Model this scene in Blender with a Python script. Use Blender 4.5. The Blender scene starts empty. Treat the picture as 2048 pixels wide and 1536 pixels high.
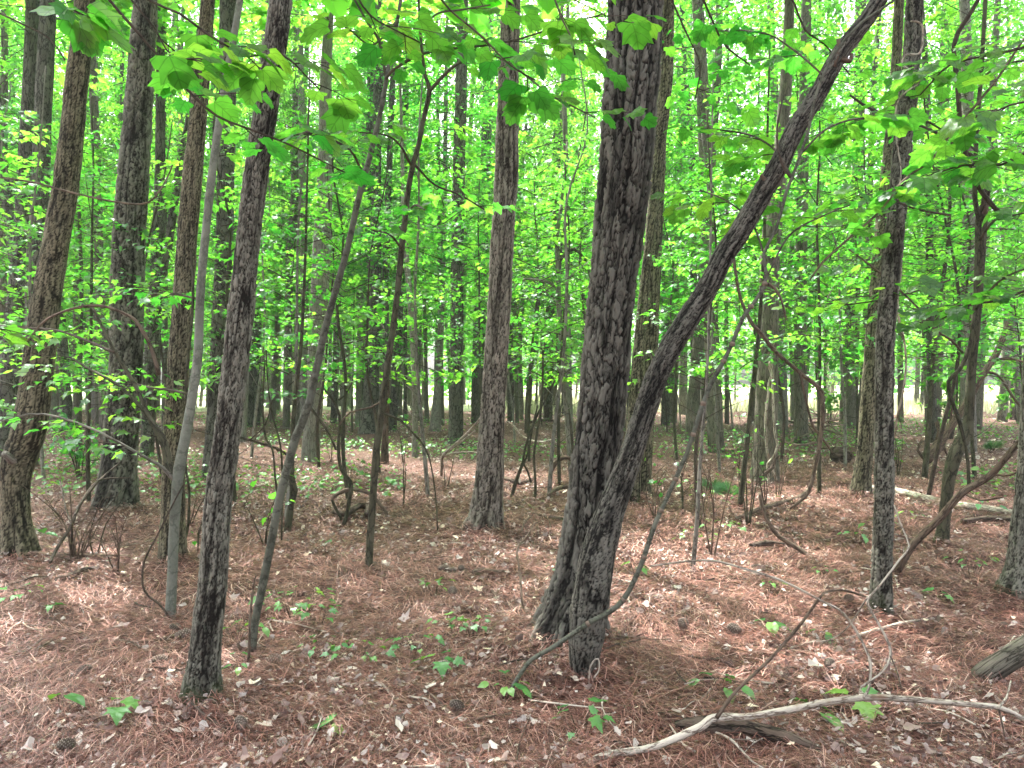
import bpy, math, random
import numpy as np
from mathutils import Vector
C = bpy.context.scene
COL = C.collection
R = math.radians
F = 1490.0      # focal length in photo pixels (2048 wide)
EYE = 1.6
HOR = 768.0
# ------------------------------------------------------------------ camera
cd = bpy.data.cameras.new("camera"); cam = bpy.data.objects.new("camera", cd); COL.objects.link(cam)
cd.sensor_width = 36; cd.lens = F / 2048 * 36; cd.clip_start = 0.05; cd.clip_end = 1500
cam.location = (0, 0, EYE); cam.rotation_euler = (R(90), 0, 0); C.camera = cam
# ------------------------------------------------------------------ sky and sun
SUN_EL, SUN_AZ = R(62), R(-28)     # azimuth measured from +Y towards +X
w = bpy.data.worlds.new("World"); C.world = w; w.use_nodes = True
nt = w.node_tree; nt.nodes.clear()
sk = nt.nodes.new("ShaderNodeTexSky"); sk.sky_type = 'NISHITA'; sk.sun_disc = False
sk.sun_elevation = SUN_EL; sk.sun_rotation = SUN_AZ; sk.dust_density = 7.0; sk.air_density = .55; sk.ozone_density = 0.0
bg = nt.nodes.new("ShaderNodeBackground"); bg.inputs[1].default_value = 0.15
ow = nt.nodes.new("ShaderNodeOutputWorld")
hs = nt.nodes.new('ShaderNodeHueSaturation'); hs.inputs['Saturation'].default_value = .35
nt.links.new(sk.outputs[0], hs.inputs['Color']); nt.links.new(hs.outputs[0], bg.inputs[0]); nt.links.new(bg.outputs[0], ow.inputs[0])
sl = bpy.data.lights.new("sun", 'SUN'); sl.energy = 2.5; sl.angle = R(0.5); sl.color = (1.0, 0.95, 0.86)
so = bpy.data.objects.new("sun", sl); COL.objects.link(so)
sd = Vector((math.sin(SUN_AZ) * math.cos(SUN_EL), math.cos(SUN_AZ) * math.cos(SUN_EL), math.sin(SUN_EL)))
so.rotation_euler = sd.to_track_quat('Z', 'Y').to_euler(); so.location = (0, 0, 40)
C.view_settings.view_transform = 'Standard'; C.view_settings.look = 'None'
C.view_settings.exposure = 2.72; C.view_settings.gamma = 1.0
C.cycles.max_bounces = 7; C.cycles.diffuse_bounces = 4; C.cycles.transmission_bounces = 5
C.cycles.glossy_bounces = 1; C.cycles.use_denoising = True
C.cycles.sample_clamp_indirect = 6.0
C.cycles.caustics_reflective = False; C.cycles.caustics_refractive = False

HAZE = 0.0012
# ------------------------------------------------------------------ helpers
def nrm(v): return v / np.maximum(np.linalg.norm(v, axis=-1, keepdims=True), 1e-9)
def hsh(i, j, k, s):
    h = (i.astype(np.int64) * 73856093) ^ (j.astype(np.int64) * 19349663) ^ (k.astype(np.int64) * 83492791) ^ (s * 2654435761)
    h = (h ^ (h >> 13)) & 0xFFFFFFFF; h = (h * 1274126177) & 0xFFFFFFFF; h = (h ^ (h >> 16)) & 0xFFFFFFFF
    h = (h * 2246822519) & 0xFFFFFFFF; h ^= (h >> 15)
    return (h & 0xFFFFFF) / float(0x1000000)
def vnoise(P, s=0):
    i = np.floor(P).astype(np.int64); f = P - i; f = f * f * (3 - 2 * f); o = 0
    for a in (0, 1):
        for b in (0, 1):
            for c in (0, 1):
                o = o + hsh(i[:, 0] + a, i[:, 1] + b, i[:, 2] + c, s) * np.where(a, f[:, 0], 1 - f[:, 0]) * np.where(b, f[:, 1], 1 - f[:, 1]) * np.where(c, f[:, 2], 1 - f[:, 2])
    return o
def voronoi(P, s=0):
    i0 = np.floor(P).astype(np.int64); n = len(P)
    f1 = np.full(n, 9.0); f2 = np.full(n, 9.0); idr = np.zeros(n); dz = np.zeros(n)
    for a in (-1, 0, 1):
        for b in (-1, 0, 1):
            for c in (-1, 0, 1):
                i, j, k = i0[:, 0] + a, i0[:, 1] + b, i0[:, 2] + c
                x = i + hsh(i, j, k, s + 1) - P[:, 0]; y = j + hsh(i, j, k, s + 2) - P[:, 1]; z = k + hsh(i, j, k, s + 3) - P[:, 2]
                d = np.sqrt(x * x + y * y + z * z)
                nw = d < f1
                f2 = np.where(nw, f1, np.minimum(f2, d)); idr = np.where(nw, hsh(i, j, k, s + 4), idr); dz = np.where(nw, z, dz)
                f1 = np.where(nw, d, f1)
    return f1, f2, idr, dz
def smooth(a, b, x):
    t = np.clip((x - a) / (b - a), 0, 1); return t * t * (3 - 2 * t)

MOUNDS = []
def gz(x, y):
    x = np.asarray(x, float); y = np.asarray(y, float)
    z = 0.018 * np.sin(x * 1.7 + 0.6 * np.sin(y * 0.9)) + 0.016 * np.sin(y * 2.1 + 1.3 + np.sin(x * 1.1)) + 0.012 * np.sin(x * 4.3 + y * 3.1)
    z = z + 0.05 * np.sin(x * 0.31 + 1.0) * np.sin(y * 0.27) * np.clip((y - 6) / 10, 0, 1)
    z = z + .016 * np.sin(x * 9.1 + 2 * np.sin(y * 5.3)) * np.sin(y * 8.3 + 1.7 * np.sin(x * 4.7)) + .007 * np.sin(x * 21 + y * 9) * np.sin(y * 25 - x * 6)
    for mx, my, a, sg in MOUNDS:
        z = z + a * np.exp(-((x - mx) ** 2 + (y - my) ** 2) / (2 * sg * sg))
    return z
def W(x, y, D): return np.array(((x - 1024) * D / F, D, EYE - (y - HOR) * D / F))
def GD(y): return F * EYE / max(y - HOR, 8.0)
def G(x, y, up=0.0):
    D = GD(y); X = (x - 1024) * D / F
    return np.array((X, D, float(gz(X, D)) + up))

class MB:
    """collects tris/quads with point and face attributes, links ONE mesh object"""
    def __init__(s): s.v = []; s.f = []; s.n = 0; s.bk = []; s.ph = []; s.ti = []; s.mi = []; s.sm = []
    def add(s, v, faces, bark=None, ph=None, tint=0.5, mi=0, smooth=True):
        v = np.asarray(v, np.float32); n = len(v)
        s.v.append(v)
        s.bk.append(np.zeros((n, 3), np.float32) if bark is None else np.asarray(bark, np.float32))
        s.ph.append(np.full(n, 0.5, np.float32) if ph is None else np.asarray(ph, np.float32))
        for fa in faces:
            fa = np.asarray(fa, np.int64); s.f.append(fa + s.n); m = len(fa)
            s.ti.append(np.full(m, tint, np.float32) if np.isscalar(tint) else np.asarray(tint, np.float32))
            s.mi.append(np.full(m, mi, np.int32)); s.sm.append(np.full(m, smooth))
        s.n += n
    def mesh(s, name, mats):
        me = bpy.data.meshes.new(name)
        v = np.concatenate(s.v); me.vertices.add(len(v)); me.vertices.foreach_set("co", v.ravel())
        lv = np.concatenate([f.ravel() for f in s.f]); me.loops.add(len(lv)); me.loops.foreach_set("vertex_index", lv.astype(np.int32))
        tot = np.concatenate([np.full(len(f), f.shape[1], np.int32) for f in s.f])
        st = np.concatenate(([0], np.cumsum(tot)[:-1])).astype(np.int32)
        me.polygons.add(len(tot)); me.polygons.foreach_set("loop_start", st); me.polygons.foreach_set("loop_total", tot)
        for m in mats: me.materials.append(m)
        me.polygons.foreach_set("material_index", np.concatenate(s.mi))
        me.polygons.foreach_set("use_smooth", np.concatenate(s.sm))
        a = me.attributes.new("bark", 'FLOAT_VECTOR', 'POINT'); a.data.foreach_set("vector", np.concatenate(s.bk).ravel())
        a = me.attributes.new("ph", 'FLOAT', 'POINT'); a.data.foreach_set("value", np.concatenate(s.ph))
        a = me.attributes.new("tint", 'FLOAT', 'FACE'); a.data.foreach_set("value", np.concatenate(s.ti))
        me.update(); me.validate(); return me
    def build(s, name, mats, parent=None, origin=None):
        if not isinstance(mats, (list, tuple)): mats = [mats]
        if origin is not None: s.v = [v - np.asarray(origin, np.float32) for v in s.v]
        me = s.mesh(name, mats); o = bpy.data.objects.new(name, me); COL.objects.link(o)
        if parent is not None: o.parent = parent
        elif origin is not None: o.location = origin
        return o
def tag(o, label, cat, group=None, kind=None):
    if label: o['label'] = label
    if cat: o['category'] = cat
    if group: o['group'] = group
    if kind: o['kind'] = kind
    return o
def empty(name, loc, label, cat, group=None):
    o = bpy.data.objects.new(name, None); COL.objects.link(o); o.location = loc; o.empty_display_size = 0.1
    return tag(o, label, cat, group)

def resample(P, r, step):
    P = np.asarray(P, float); r = np.asarray(r, float)
    if len(P) > 2:   # catmull-rom
        Q = np.vstack((2 * P[0] - P[1], P, 2 * P[-1] - P[-2])); out = []; ro = []
        for i in range(len(P) - 1):
            p0, p1, p2, p3 = Q[i], Q[i + 1], Q[i + 2], Q[i + 3]
            n = max(2, int(np.linalg.norm(p2 - p1) / step)); t = np.arange(n)[:, None] / n
            out.append(0.5 * (2 * p1 + (p2 - p0) * t + (2 * p0 - 5 * p1 + 4 * p2 - p3) * t ** 2 + (3 * p1 - p0 - 3 * p2 + p3) * t ** 3))
            ro.append(r[i] + (r[i + 1] - r[i]) * t[:, 0])
        out.append(P[-1:]); ro.append(r[-1:])
        return np.vstack(out), np.concatenate(ro)
    n = max(2, int(np.linalg.norm(P[1] - P[0]) / step)); t = np.linspace(0, 1, n + 1)[:, None]
    return P[0] + (P[1] - P[0]) * t, r[0] + (r[1] - r[0]) * t[:, 0]

def tube(mb, P, r, sides=8, step=0.1, kind=None, seed=0, tint=0.5, mi=0, wob=0.0, cap=True, flare=0):
    """swept tube; kind: None or a dict of bark relief (cw, ch, amp)"""
    P, r = resample(P, r, step); n = len(P)
    T = nrm(np.gradient(P, axis=0))
    ref = np.array((0.31, 1.0, 0.13)) if abs(T[:, 1]).mean() < 0.8 else np.array((1.0, 0.1, 0.3))
    A = nrm(np.cross(T, ref)); B = np.cross(T, A)
    L = np.concatenate(([0], np.cumsum(np.linalg.norm(np.diff(P, axis=0), axis=1))))
    th = np.arange(sides) * 2 * math.pi / sides
    ct, st = np.cos(th), np.sin(th)
    r0 = float(np.median(r))
    bk = np.stack((np.tile(ct * r0, (n, 1)), np.tile(st * r0, (n, 1)), np.tile(L[:, None], (1, sides))), -1).reshape(-1, 3) + seed * 3.7
    rr = np.tile(r[:, None], (1, sides)); ph = np.full(n * sides, 0.5)
    if wob:
        rr = rr * (1 + wob * (vnoise(bk * np.array((1.2 / r0, 1.2 / r0, 0.5 / r0)), seed) - 0.5).reshape(n, sides) * 2)
    if flare:
        lob = .5 + .5 * np.sin(th * 5 + seed) * np.cos(th * 2 + seed * 1.7)
        rr = rr * (1 + flare * np.exp(-np.maximum(L - .12, 0) / (r0 * 1.6))[:, None] * lob[None, :])
    if kind:
        cw, ch = kind['cw'], kind['ch']
        nz = lambda a, b, k: vnoise(bk / np.array((a, a, b)), seed + k) - .5
        wx = nz(cw * 1.3, ch * .8, 11) * 1.5 + nz(cw * .4, ch * .25, 14) * .55
        wy = nz(cw * 1.3, ch * .8, 12) * 1.5 + nz(cw * .4, ch * .25, 15) * .55
        wz = nz(cw * 1.1, ch * .7, 13) * 1.3 + nz(cw * .35, ch * .3, 16) * .7
        q = bk / np.array((cw, cw, ch)) + np.stack((wx, wy, wz), -1)
        f1, f2, idr, dz = voronoi(q, seed)
        g1, g2, id2, dz2 = voronoi(q * np.array((2.1, 2.1, 2.6)) + 7.3, seed + 50)
        crack = smooth(0.0, 0.17, f2 - f1)
        fur = smooth(.0, .13, np.abs(nz(cw * 1.9, ch * 5, 21) + .12 * nz(cw * .5, ch * .6, 22)))
        h = crack * (.35 + .45 * idr - .28 * np.clip(dz, -.7, .7)) + .26 * (smooth(0, .2, g2 - g1) * (.35 + .65 * id2) - .35 * dz2)
        h = h * (.3 + .7 * fur) + .16 * nz(cw * .28, cw * .9, 5) + .14 * nz(cw * 5, ch * 4, 31)
        rr = rr + kind['amp'] * (h.reshape(n, sides) - 0.6)
        ph = np.clip(h, 0, 1.2)
    V = P[:, None, :] + rr[..., None] * (A[:, None, :] * ct[None, :, None] + B[:, None, :] * st[None, :, None])
    V = V.reshape(-1, 3)
    i = np.arange(n - 1)[:, None] * sides; j = np.arange(sides)[None, :]; j2 = (j + 1) % sides
    q = np.stack((i + j, i + j2, i + sides + j2, i + sides + j), -1).reshape(-1, 4)
    fs = [q]
    if cap:
        V = np.vstack((V, P[0], P[-1])); a, b = n * sides, n * sides + 1
        jj = np.arange(sides); fs.append(np.stack((np.full(sides, a), (jj + 1) % sides, jj), -1))
        o = (n - 1) * sides; fs.append(np.stack((np.full(sides, b), o + jj, o + (jj + 1) % sides), -1))
        bk = np.vstack((bk, bk[0], bk[-1])); ph = np.append(ph, (0.5, 0.5))
    mb.add(V, fs, bark=bk, ph=ph, tint=tint, mi=mi)
    return P, r

# leaf templates: base at origin, grows along +Y, flat in XY, slight droop
def fan(out, cen=(0, .45), droop=.25, fold=.12):
    v = np.array([(cen[0], cen[1], 0)] + [(x, y, 0) for x, y in out], float)
    v[:, 2] = fold * np.abs(v[:, 0]) - droop * v[:, 1] ** 2
    n = len(out); f = np.array([(0, i + 1, (i + 1) % n + 1) for i in range(n)])
    return v, f
_h = [(0.0, 0.0), (.22, -.04), (.5, .12), (.36, .26), (.56, .62), (.3, .55), (.16, .78), (0, 1.05)]
MAPLE = fan(_h + [(-x, y) for x, y in _h[-2:0:-1]])
_h = [(0, 0), (.3, -.08), (.52, .1), (.5, .34), (.4, .42), (.5, .78), (.3, .74), (.12, .95), (0, .9)]
TULIP = fan(_h + [(-x, y) for x, y in _h[-2:0:-1]], droop=.35, fold=.18)
_h = [(0, 0), (.22, .12), (.36, .38), (.33, .66), (.16, .9), (0, 1.08)]
OVAL = fan(_h + [(-x, y) for x, y in _h[-2:0:-1]], droop=.3, fold=.2)
_h = [(0, 0), (.42, .3), (.3, .75), (0, 1.0)]
SIMPLE = fan(_h + [(-x, y) for x, y in _h[-2:0:-1]], cen=(0, .5), droop=.3, fold=.2)
DIAM = (np.array([(0, 0, 0), (.42, .5, .1), (0, 1, -.15), (-.42, .5, .1)]), np.array([(0, 1, 2), (0, 2, 3)]))

def fine(tm, n=3):
    v, f = tm; c = v[0]; o = v[1:]; k = len(o); rings = [c[None]]
    for i in range(1, n + 1):
        t = i / n; q = c + (o - c) * t
        q[:, 2] = .16 * np.abs(q[:, 0]) ** .8 - .42 * (q[:, 1] - .1) ** 2 - .25 * q[:, 0] ** 2 + .03 * np.sin(q[:, 1] * 14) * (np.abs(q[:, 0]) > .1)
        rings.append(q)
    V = np.vstack(rings); fs = [(0, 1 + j, 1 + (j + 1) % k) for j in range(k)]
    for i in range(n - 1):
        a = 1 + i * k; b = a + k
        for j in range(k): j2 = (j + 1) % k; fs += [(a + j, b + j, b + j2), (a + j, b + j2, a + j2)]
    return V, np.array(fs)
TULIPF = fine(TULIP); MAPLEF = fine(MAPLE, 2)
def leaves(mb, rng, pos, size, tmpl=MAPLE, dirs=None, tilt=0.35, tint=None, mi=0, up=None, sdev=.25):
    """replicate a leaf template at POS; dirs = horizontal direction of the tip"""
    n = len(pos)
    if n == 0: return
    tv, tf = tmpl; m = len(tv)
    if dirs is None:
        a = rng.uniform(0, 2 * math.pi, n); dirs = np.stack((np.cos(a), np.sin(a), np.zeros(n)), -1)
    Y = nrm(dirs + rng.normal(0, tilt * .6, (n, 3)) * np.array((1, 1, 1)))
    U = np.tile((0, 0, 1.0), (n, 1)) if up is None else up
    Z = nrm(U + rng.normal(0, tilt, (n, 3))); X = nrm(np.cross(Y, Z)); Z = np.cross(X, Y)
    s = size * np.clip(rng.normal(1, sdev, n), .4, 1.6)
    v = (pos[:, None, :] + s[:, None, None] * (tv[None, :, 0:1] * X[:, None] + tv[None, :, 1:2] * Y[:, None] + tv[None, :, 2:3] * Z[:, None])).reshape(-1, 3)
    f = (np.arange(n)[:, None, None] * m + tf[None]).reshape(-1, 3)
    t = rng.uniform(0, 1, n) if tint is None else np.clip(tint + rng.normal(0, .15, n), 0, 1)
    mb.add(v, [f], bark=np.tile(tv, (n, 1)), tint=np.repeat(t, len(tf)), mi=mi, smooth=len(tf) > 20)

# ------------------------------------------------------------------ materials
class NG:
    def __init__(s, name):
        s.m = bpy.data.materials.new(name); s.m.use_nodes = True; s.t = s.m.node_tree; s.t.nodes.clear()
        s.out = s.t.nodes.new("ShaderNodeOutputMaterial")
    def n(s, typ, _in=None, **kw):
        nd = s.t.nodes.new("ShaderNode" + typ)
        for k, v in kw.items(): setattr(nd, k, v)
        for k, v in (_in or {}).items():
            if hasattr(v, 'is_output') or isinstance(v, bpy.types.NodeSocket): s.t.links.new(v, nd.inputs[k])
            else: nd.inputs[k].default_value = v
        return nd
    def ramp(s, fac, stops, interp='LINEAR'):
        nd = s.t.nodes.new("ShaderNodeValToRGB"); cr = nd.color_ramp; cr.interpolation = interp
        while len(cr.elements) < len(stops): cr.elements.new(0.5)
        for e, (p, c) in zip(cr.elements, stops): e.position = p; e.color = (*c, 1) if len(c) == 3 else c
        s.t.links.new(fac, nd.inputs[0]); return nd.outputs[0]
    def mix(s, fac, a, b, mode='MIX'):
        nd = s.t.nodes.new("ShaderNodeMix"); nd.data_type = 'RGBA'; nd.blend_type = mode
        for k, v in ((0, fac), (6, a), (7, b)):
            if isinstance(v, bpy.types.NodeSocket): s.t.links.new(v, nd.inputs[k])
            else: nd.inputs[k].default_value = (*v, 1) if isinstance(v, tuple) and len(v) == 3 else v
        return nd.outputs[2]
    def done(s, sh): s.t.links.new(sh, s.out.inputs[0]); return s.m

def bark_mat(name, plate_a, plate_b, crack, scale=(9, 9, 3.4), relief=False, lichen=None, moss=0.0, bump=.6):
    g = NG(name); at = g.n("Attribute", attribute_name="bark").outputs["Vector"]
    sc = g.n("VectorMath", {0: at, 1: scale}, operation='MULTIPLY').outputs[0]
    wv = g.n("TexNoise", {"Vector": sc, "Scale": 1.1, "Detail": 4.0, "Roughness": .7}).outputs["Color"]
    wp = g.n("VectorMath", {0: wv, 1: (1.8, 1.8, 1.8)}, operation='MULTIPLY').outputs[0]
    q = g.n("VectorMath", {0: sc, 1: wp}, operation='ADD').outputs[0]
    ve = g.n("TexVoronoi", {"Vector": q, "Scale": 1.0}, feature='DISTANCE_TO_EDGE').outputs["Distance"]
    vc = g.n("TexVoronoi", {"Vector": q, "Scale": 1.0}).outputs["Color"]
    vr = g.n("SeparateColor", {0: vc}).outputs[0]
    fine = g.n("TexNoise", {"Vector": sc, "Scale": 7.0, "Detail": 5.0, "Roughness": .7}).outputs["Fac"]
    big = g.n("TexNoise", {"Vector": at, "Scale": 2.2, "Detail": 3.0}).outputs["Fac"]
    pl = g.mix(g.ramp(vr, [(0.1, (0, 0, 0)), (.9, (1, 1, 1))]), plate_a, plate_b)
    pl = g.mix(g.ramp(fine, [(.3, (0, 0, 0)), (.75, (1, 1, 1))]), pl, g.mix(0.5, pl, tuple(min(1, c * 1.9) for c in plate_b)))
    if relief:
        ph = g.n("Attribute", attribute_name="ph").outputs["Fac"]
        cm = g.ramp(ph, [(.14, (0, 0, 0)), (.3, (.5, .5, .5)), (.5, (.9, .9, .9)), (.85, (1.6, 1.6, 1.6))]); hh = fine
    else:
        cm = g.ramp(ve, [(.0, (0, 0, 0)), (.1, (1, 1, 1))]); hh = g.n("Math", {0: cm, 1: fine}, operation='ADD').outputs[0]
    cl = g.n('Clamp', {0: cm}).outputs[0]; col = g.mix(cl, crack, pl)
    if relief: col = g.mix(g.n('MapRange', {0: cm, 1: .9, 2: 1.5, 3: 0.0, 4: 1.0}).outputs[0], col, tuple(c * 1.75 for c in plate_b))
    col = g.mix(1.0, col, g.ramp(big, [(.3, (.8, .8, .8)), (.7, (1.15, 1.15, 1.15))]), 'MULTIPLY')
    if lichen:
        ln = g.n("TexNoise", {"Vector": at, "Scale": 6.0, "Detail": 4.0}).outputs["Fac"]
        col = g.mix(g.ramp(ln, [(.56, (0, 0, 0)), (.68, (.7, .7, .7))]), col, lichen)
    if moss:
        z = g.n("SeparateXYZ", {0: g.n("NewGeometry").outputs["Position"]}).outputs[2]
        mn = g.n("TexNoise", {"Vector": at, "Scale": 5.0, "Detail": 4.0}).outputs["Fac"]
        mz = g.n("MapRange", {0: z, 1: 1.0, 2: 0.0, 3: 0.0, 4: moss}).outputs[0]
        k = g.n("Math", {0: mn, 1: mz}, operation='MULTIPLY').outputs[0]
        col = g.mix(g.ramp(k, [(.28, (0, 0, 0)), (.42, (1, 1, 1))]), col, (.035, .055, .014))
    bp = g.n("Bump", {"Height": hh, "Strength": bump, "Distance": .012}).outputs[0]
    sh = g.n("BsdfPrincipled", {"Base Color": col, "Roughness": .9, "Normal": bp, "Specular IOR Level": .2})
    return g.done(sh.outputs[0])

M = {}
PA, PB, PC = (.062, .060, .046), (.116, .113, .092), (.012, .010, .008)
M['pine'] = bark_mat('pine_bark', PA, PB, PC, scale=(15, 15, 6), relief=True, moss=.6)
M['pine_dark'] = bark_mat('dark_wet_bark', (.044, .041, .032), (.092, .088, .074), (.007, .006, .005), scale=(15, 15, 6), relief=True, moss=.4)
M['pine_warm'] = bark_mat('flaky_warm_bark', (.080, .068, .054), (.15, .135, .112), (.018, .013, .010), scale=(15, 15, 6), relief=True, moss=.5)
M['pine_far'] = bark_mat('pine_bark_far', PA, PB, PC, scale=(11, 11, 4), bump=1.0)
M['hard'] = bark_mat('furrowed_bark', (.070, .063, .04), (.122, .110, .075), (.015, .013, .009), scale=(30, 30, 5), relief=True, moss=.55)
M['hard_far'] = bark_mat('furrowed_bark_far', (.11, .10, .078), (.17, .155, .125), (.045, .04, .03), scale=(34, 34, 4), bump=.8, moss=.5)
M['pale'] = bark_mat('pale_bark', (.15, .14, .12), (.23, .215, .185), (.08, .072, .06), scale=(26, 26, 5), bump=.6, lichen=(.2, .21, .18), moss=.5)
M['node'] = bark_mat('ringed_grey_bark', (.078, .082, .062), (.105, .108, .084), (.052, .053, .04), scale=(9, 9, 8), bump=.3, lichen=(.14, .145, .12))
M['grey'] = bark_mat('smooth_grey_bark', (.135, .145, .118), (.16, .17, .14), (.11, .118, .096), scale=(7, 7, 5), bump=.15, lichen=(.22, .235, .2))
M['dark'] = bark_mat('dark_smooth_bark', (.058, .055, .036), (.085, .08, .054), (.03, .028, .02), scale=(26, 26, 7), bump=.8, lichen=(.11, .115, .075))
M['twig'] = bark_mat('twig_bark', (.05, .038, .03), (.075, .06, .048), (.03, .025, .02), scale=(30, 30, 8), bump=.3)
M['dead'] = bark_mat('dead_pale_wood', (.30, .26, .21), (.42, .38, .32), (.12, .09, .07), scale=(22, 22, 5), bump=.4, lichen=(.22, .12, .07))
M['rot'] = bark_mat('rotten_wood', (.06, .042, .032), (.12, .09, .07), (.015, .012, .01), scale=(20, 20, 3.5), bump=1.0, lichen=(.17, .15, .13))
M['brown'] = bark_mat('brown_dead_wood', (.10, .07, .05), (.17, .13, .10), (.05, .035, .028), scale=(30, 30, 5), bump=.6)

def leaf_mat(name, cols, trans, tf=.5, gloss=.06, rough=.38, veins=False):
    g = NG(name); t = g.n("Attribute", attribute_name="tint").outputs["Fac"]
    oi = g.n("ObjectInfo").outputs["Random"]
    base = g.ramp(t, cols); tr = g.ramp(t, trans)
    if veins:
        nn = g.n('TexNoise', {'Vector': g.n('NewGeometry').outputs['Position'], 'Scale': 22.0, 'Detail': 3.0}).outputs['Fac']
        nk = g.ramp(nn, [(.3, (.72, .78, .7)), (.6, (1.08, 1.05, 1.0))]); base = g.mix(1.0, base, nk, 'MULTIPLY'); tr = g.mix(1.0, tr, nk, 'MULTIPLY')
        lc = g.n("SeparateXYZ", {0: g.n("Attribute", attribute_name="bark").outputs["Vector"]}); ax = g.n("Math", {0: lc.outputs[0]}, operation='ABSOLUTE').outputs[0]
        sv = g.n("Math", {0: g.n("Math", {0: lc.outputs[1], 1: ax}, operation='SUBTRACT').outputs[0], 1: .17}, operation='PINGPONG').outputs[0]
        mn = g.n("Math", {0: ax, 1: sv}, operation='MINIMUM').outputs[0]
        vk = g.ramp(mn, [(.008, (.62, .62, .62)), (.03, (1, 1, 1))]); base = g.mix(1.0, base, vk, 'MULTIPLY'); tr = g.mix(1.0, tr, vk, 'MULTIPLY')
    hv = g.n("HueSaturation", {"Color": base, "Value": 1.0, "Hue": g.n("MapRange", {0: oi, 3: .485, 4: .515}).outputs[0]}).outputs[0]
    ht = g.n("HueSaturation", {"Color": tr, "Hue": g.n("MapRange", {0: oi, 3: .485, 4: .515}).outputs[0]}).outputs[0]
    d = g.n("BsdfDiffuse", {0: hv}).outputs[0]; tl = g.n("BsdfTranslucent", {0: ht}).outputs[0]
    a = g.n("MixShader", {0: tf, 1: d, 2: tl}).outputs[0]
    gl = g.n("BsdfGlossy", {0: (.9, 1, 1, 1), 'Roughness': rough}).outputs[0]
    return g.done(g.n("MixShader", {0: gloss, 1: a, 2: gl}).outputs[0])
GC = [(0, (.025, .10, .025)), (.5, (.05, .17, .03)), (1, (.09, .24, .035))]
GT = [(0, (.075, .35, .035)), (.5, (.17, .60, .045)), (1, (.34, .80, .06))]
M['leaf'] = leaf_mat('maple_leaves', GC, GT, tf=.6, gloss=.045)
M['leaf_far'] = leaf_mat('canopy_leaves', GC, GT, gloss=.02, tf=.62)
M['leaf_big'] = leaf_mat('broad_leaves', [(0, (.03, .10, .02)), (1, (.08, .19, .03))], [(0, (.07, .38, .03)), (.5, (.16, .62, .05)), (1, (.33, .78, .06))], gloss=.035, veins=True)
M['seedling'] = leaf_mat('seedling_leaves', [(0, (.05, .16, .04)), (.6, (.08, .24, .05)), (1, (.17, .34, .05))], [(0, (.1, .3, .05)), (1, (.3, .55, .06))], tf=.3)
M['fern'] = leaf_mat('pine_seedling_needles', [(0, (.05, .16, .06)), (1, (.10, .26, .09))], [(0, (.1, .3, .06)), (1, (.2, .45, .1))], tf=.3)
M['litter'] = None
def litter_mat(name, stops, rough=.8, tf=.15):
    g = NG(name); t = g.n("Attribute", attribute_name="tint").outputs["Fac"]
    c = g.ramp(t, stops); d = g.n("BsdfPrincipled", {"Base Color": c, "Roughness": rough, "Specular IOR Level": .3}).outputs[0]
    tl = g.n("BsdfTranslucent", {0: c}).outputs[0]
    return g.done(g.n("MixShader", {0: tf, 1: d, 2: tl}).outputs[0])
M['litter'] = litter_mat('dead_leaf', [(0, (.07, .042, .035)), (.25, (.17, .10, .085)), (.5, (.29, .21, .185)), (.72, (.42, .37, .35)), (.88, (.58, .52, .46)), (1, (.72, .62, .46))], .55)
M['needle'] = litter_mat('fallen_needle', [(0, (.035, .017, .014)), (.3, (.12, .052, .043)), (.6, (.31, .132, .100)), (.82, (.47, .27, .215)), (1, (.62, .47, .40))], .45, .05)
M['cone'] = litter_mat('cone_scales', [(0, (.06, .045, .035)), (.5, (.15, .115, .09)), (1, (.38, .33, .28))], .8, .0)

def ground_mat():
    g = NG('forest_floor'); p = g.n("NewGeometry").outputs["Position"]
    def noise(s, d=4.0, r=.6, v=p): return g.n("TexNoise", {"Vector": v, "Scale": s, "Detail": d, "Roughness": r}).outputs["Fac"]
    a = noise(55, 5, .75); b = noise(9, 3); c = noise(1.1, 3); d = noise(22, 4, .7)
    col = g.ramp(a, [(.36, (.012, .007, .006)), (.48, (.06, .030, .025)), (.58, (.17, .085, .07)), (.70, (.38, .25, .215))])
    lf = g.ramp(d, [(.56, (0, 0, 0)), (.62, (1, 1, 1))])
    col = g.mix(lf, col, g.ramp(noise(70, 2), [(.35, (.16, .10, .075)), (.65, (.42, .34, .28))]))
    col = g.mix(1.0, col, g.ramp(b, [(.3, (.7, .68, .66)), (.7, (1.2, 1.2, 1.2))]), 'MULTIPLY')
    col = g.mix(g.ramp(c, [(.35, (0, 0, 0)), (.7, (.6, .6, .6))]), col, g.mix(.5, col, (.12, .085, .06)))
    # open grassy field beyond the wood
    y = g.n("SeparateXYZ", {0: p}).outputs[1]
    yy = g.n("Math", {0: y, 1: g.n("Math", {0: noise(.12, 2), 1: 14.0}, operation='MULTIPLY').outputs[0]}, operation='SUBTRACT').outputs[0]
    fld = g.ramp(g.n("MapRange", {0: yy, 1: 34.0, 2: 44.0}).outputs[0], [(.2, (0, 0, 0)), (.8, (1, 1, 1))])
    col = g.mix(fld, col, g.ramp(noise(3, 4), [(.3, (.34, .36, .22)), (.7, (.62, .60, .45))]))
    bp = g.n("Bump", {"Height": a, "Strength": .8, "Distance": .02}).outputs[0]
    return g.done(g.n("BsdfPrincipled", {"Base Color": col, "Roughness": .9, "Normal": bp, "Specular IOR Level": .15}).outputs[0])
M['ground'] = ground_mat()

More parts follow.
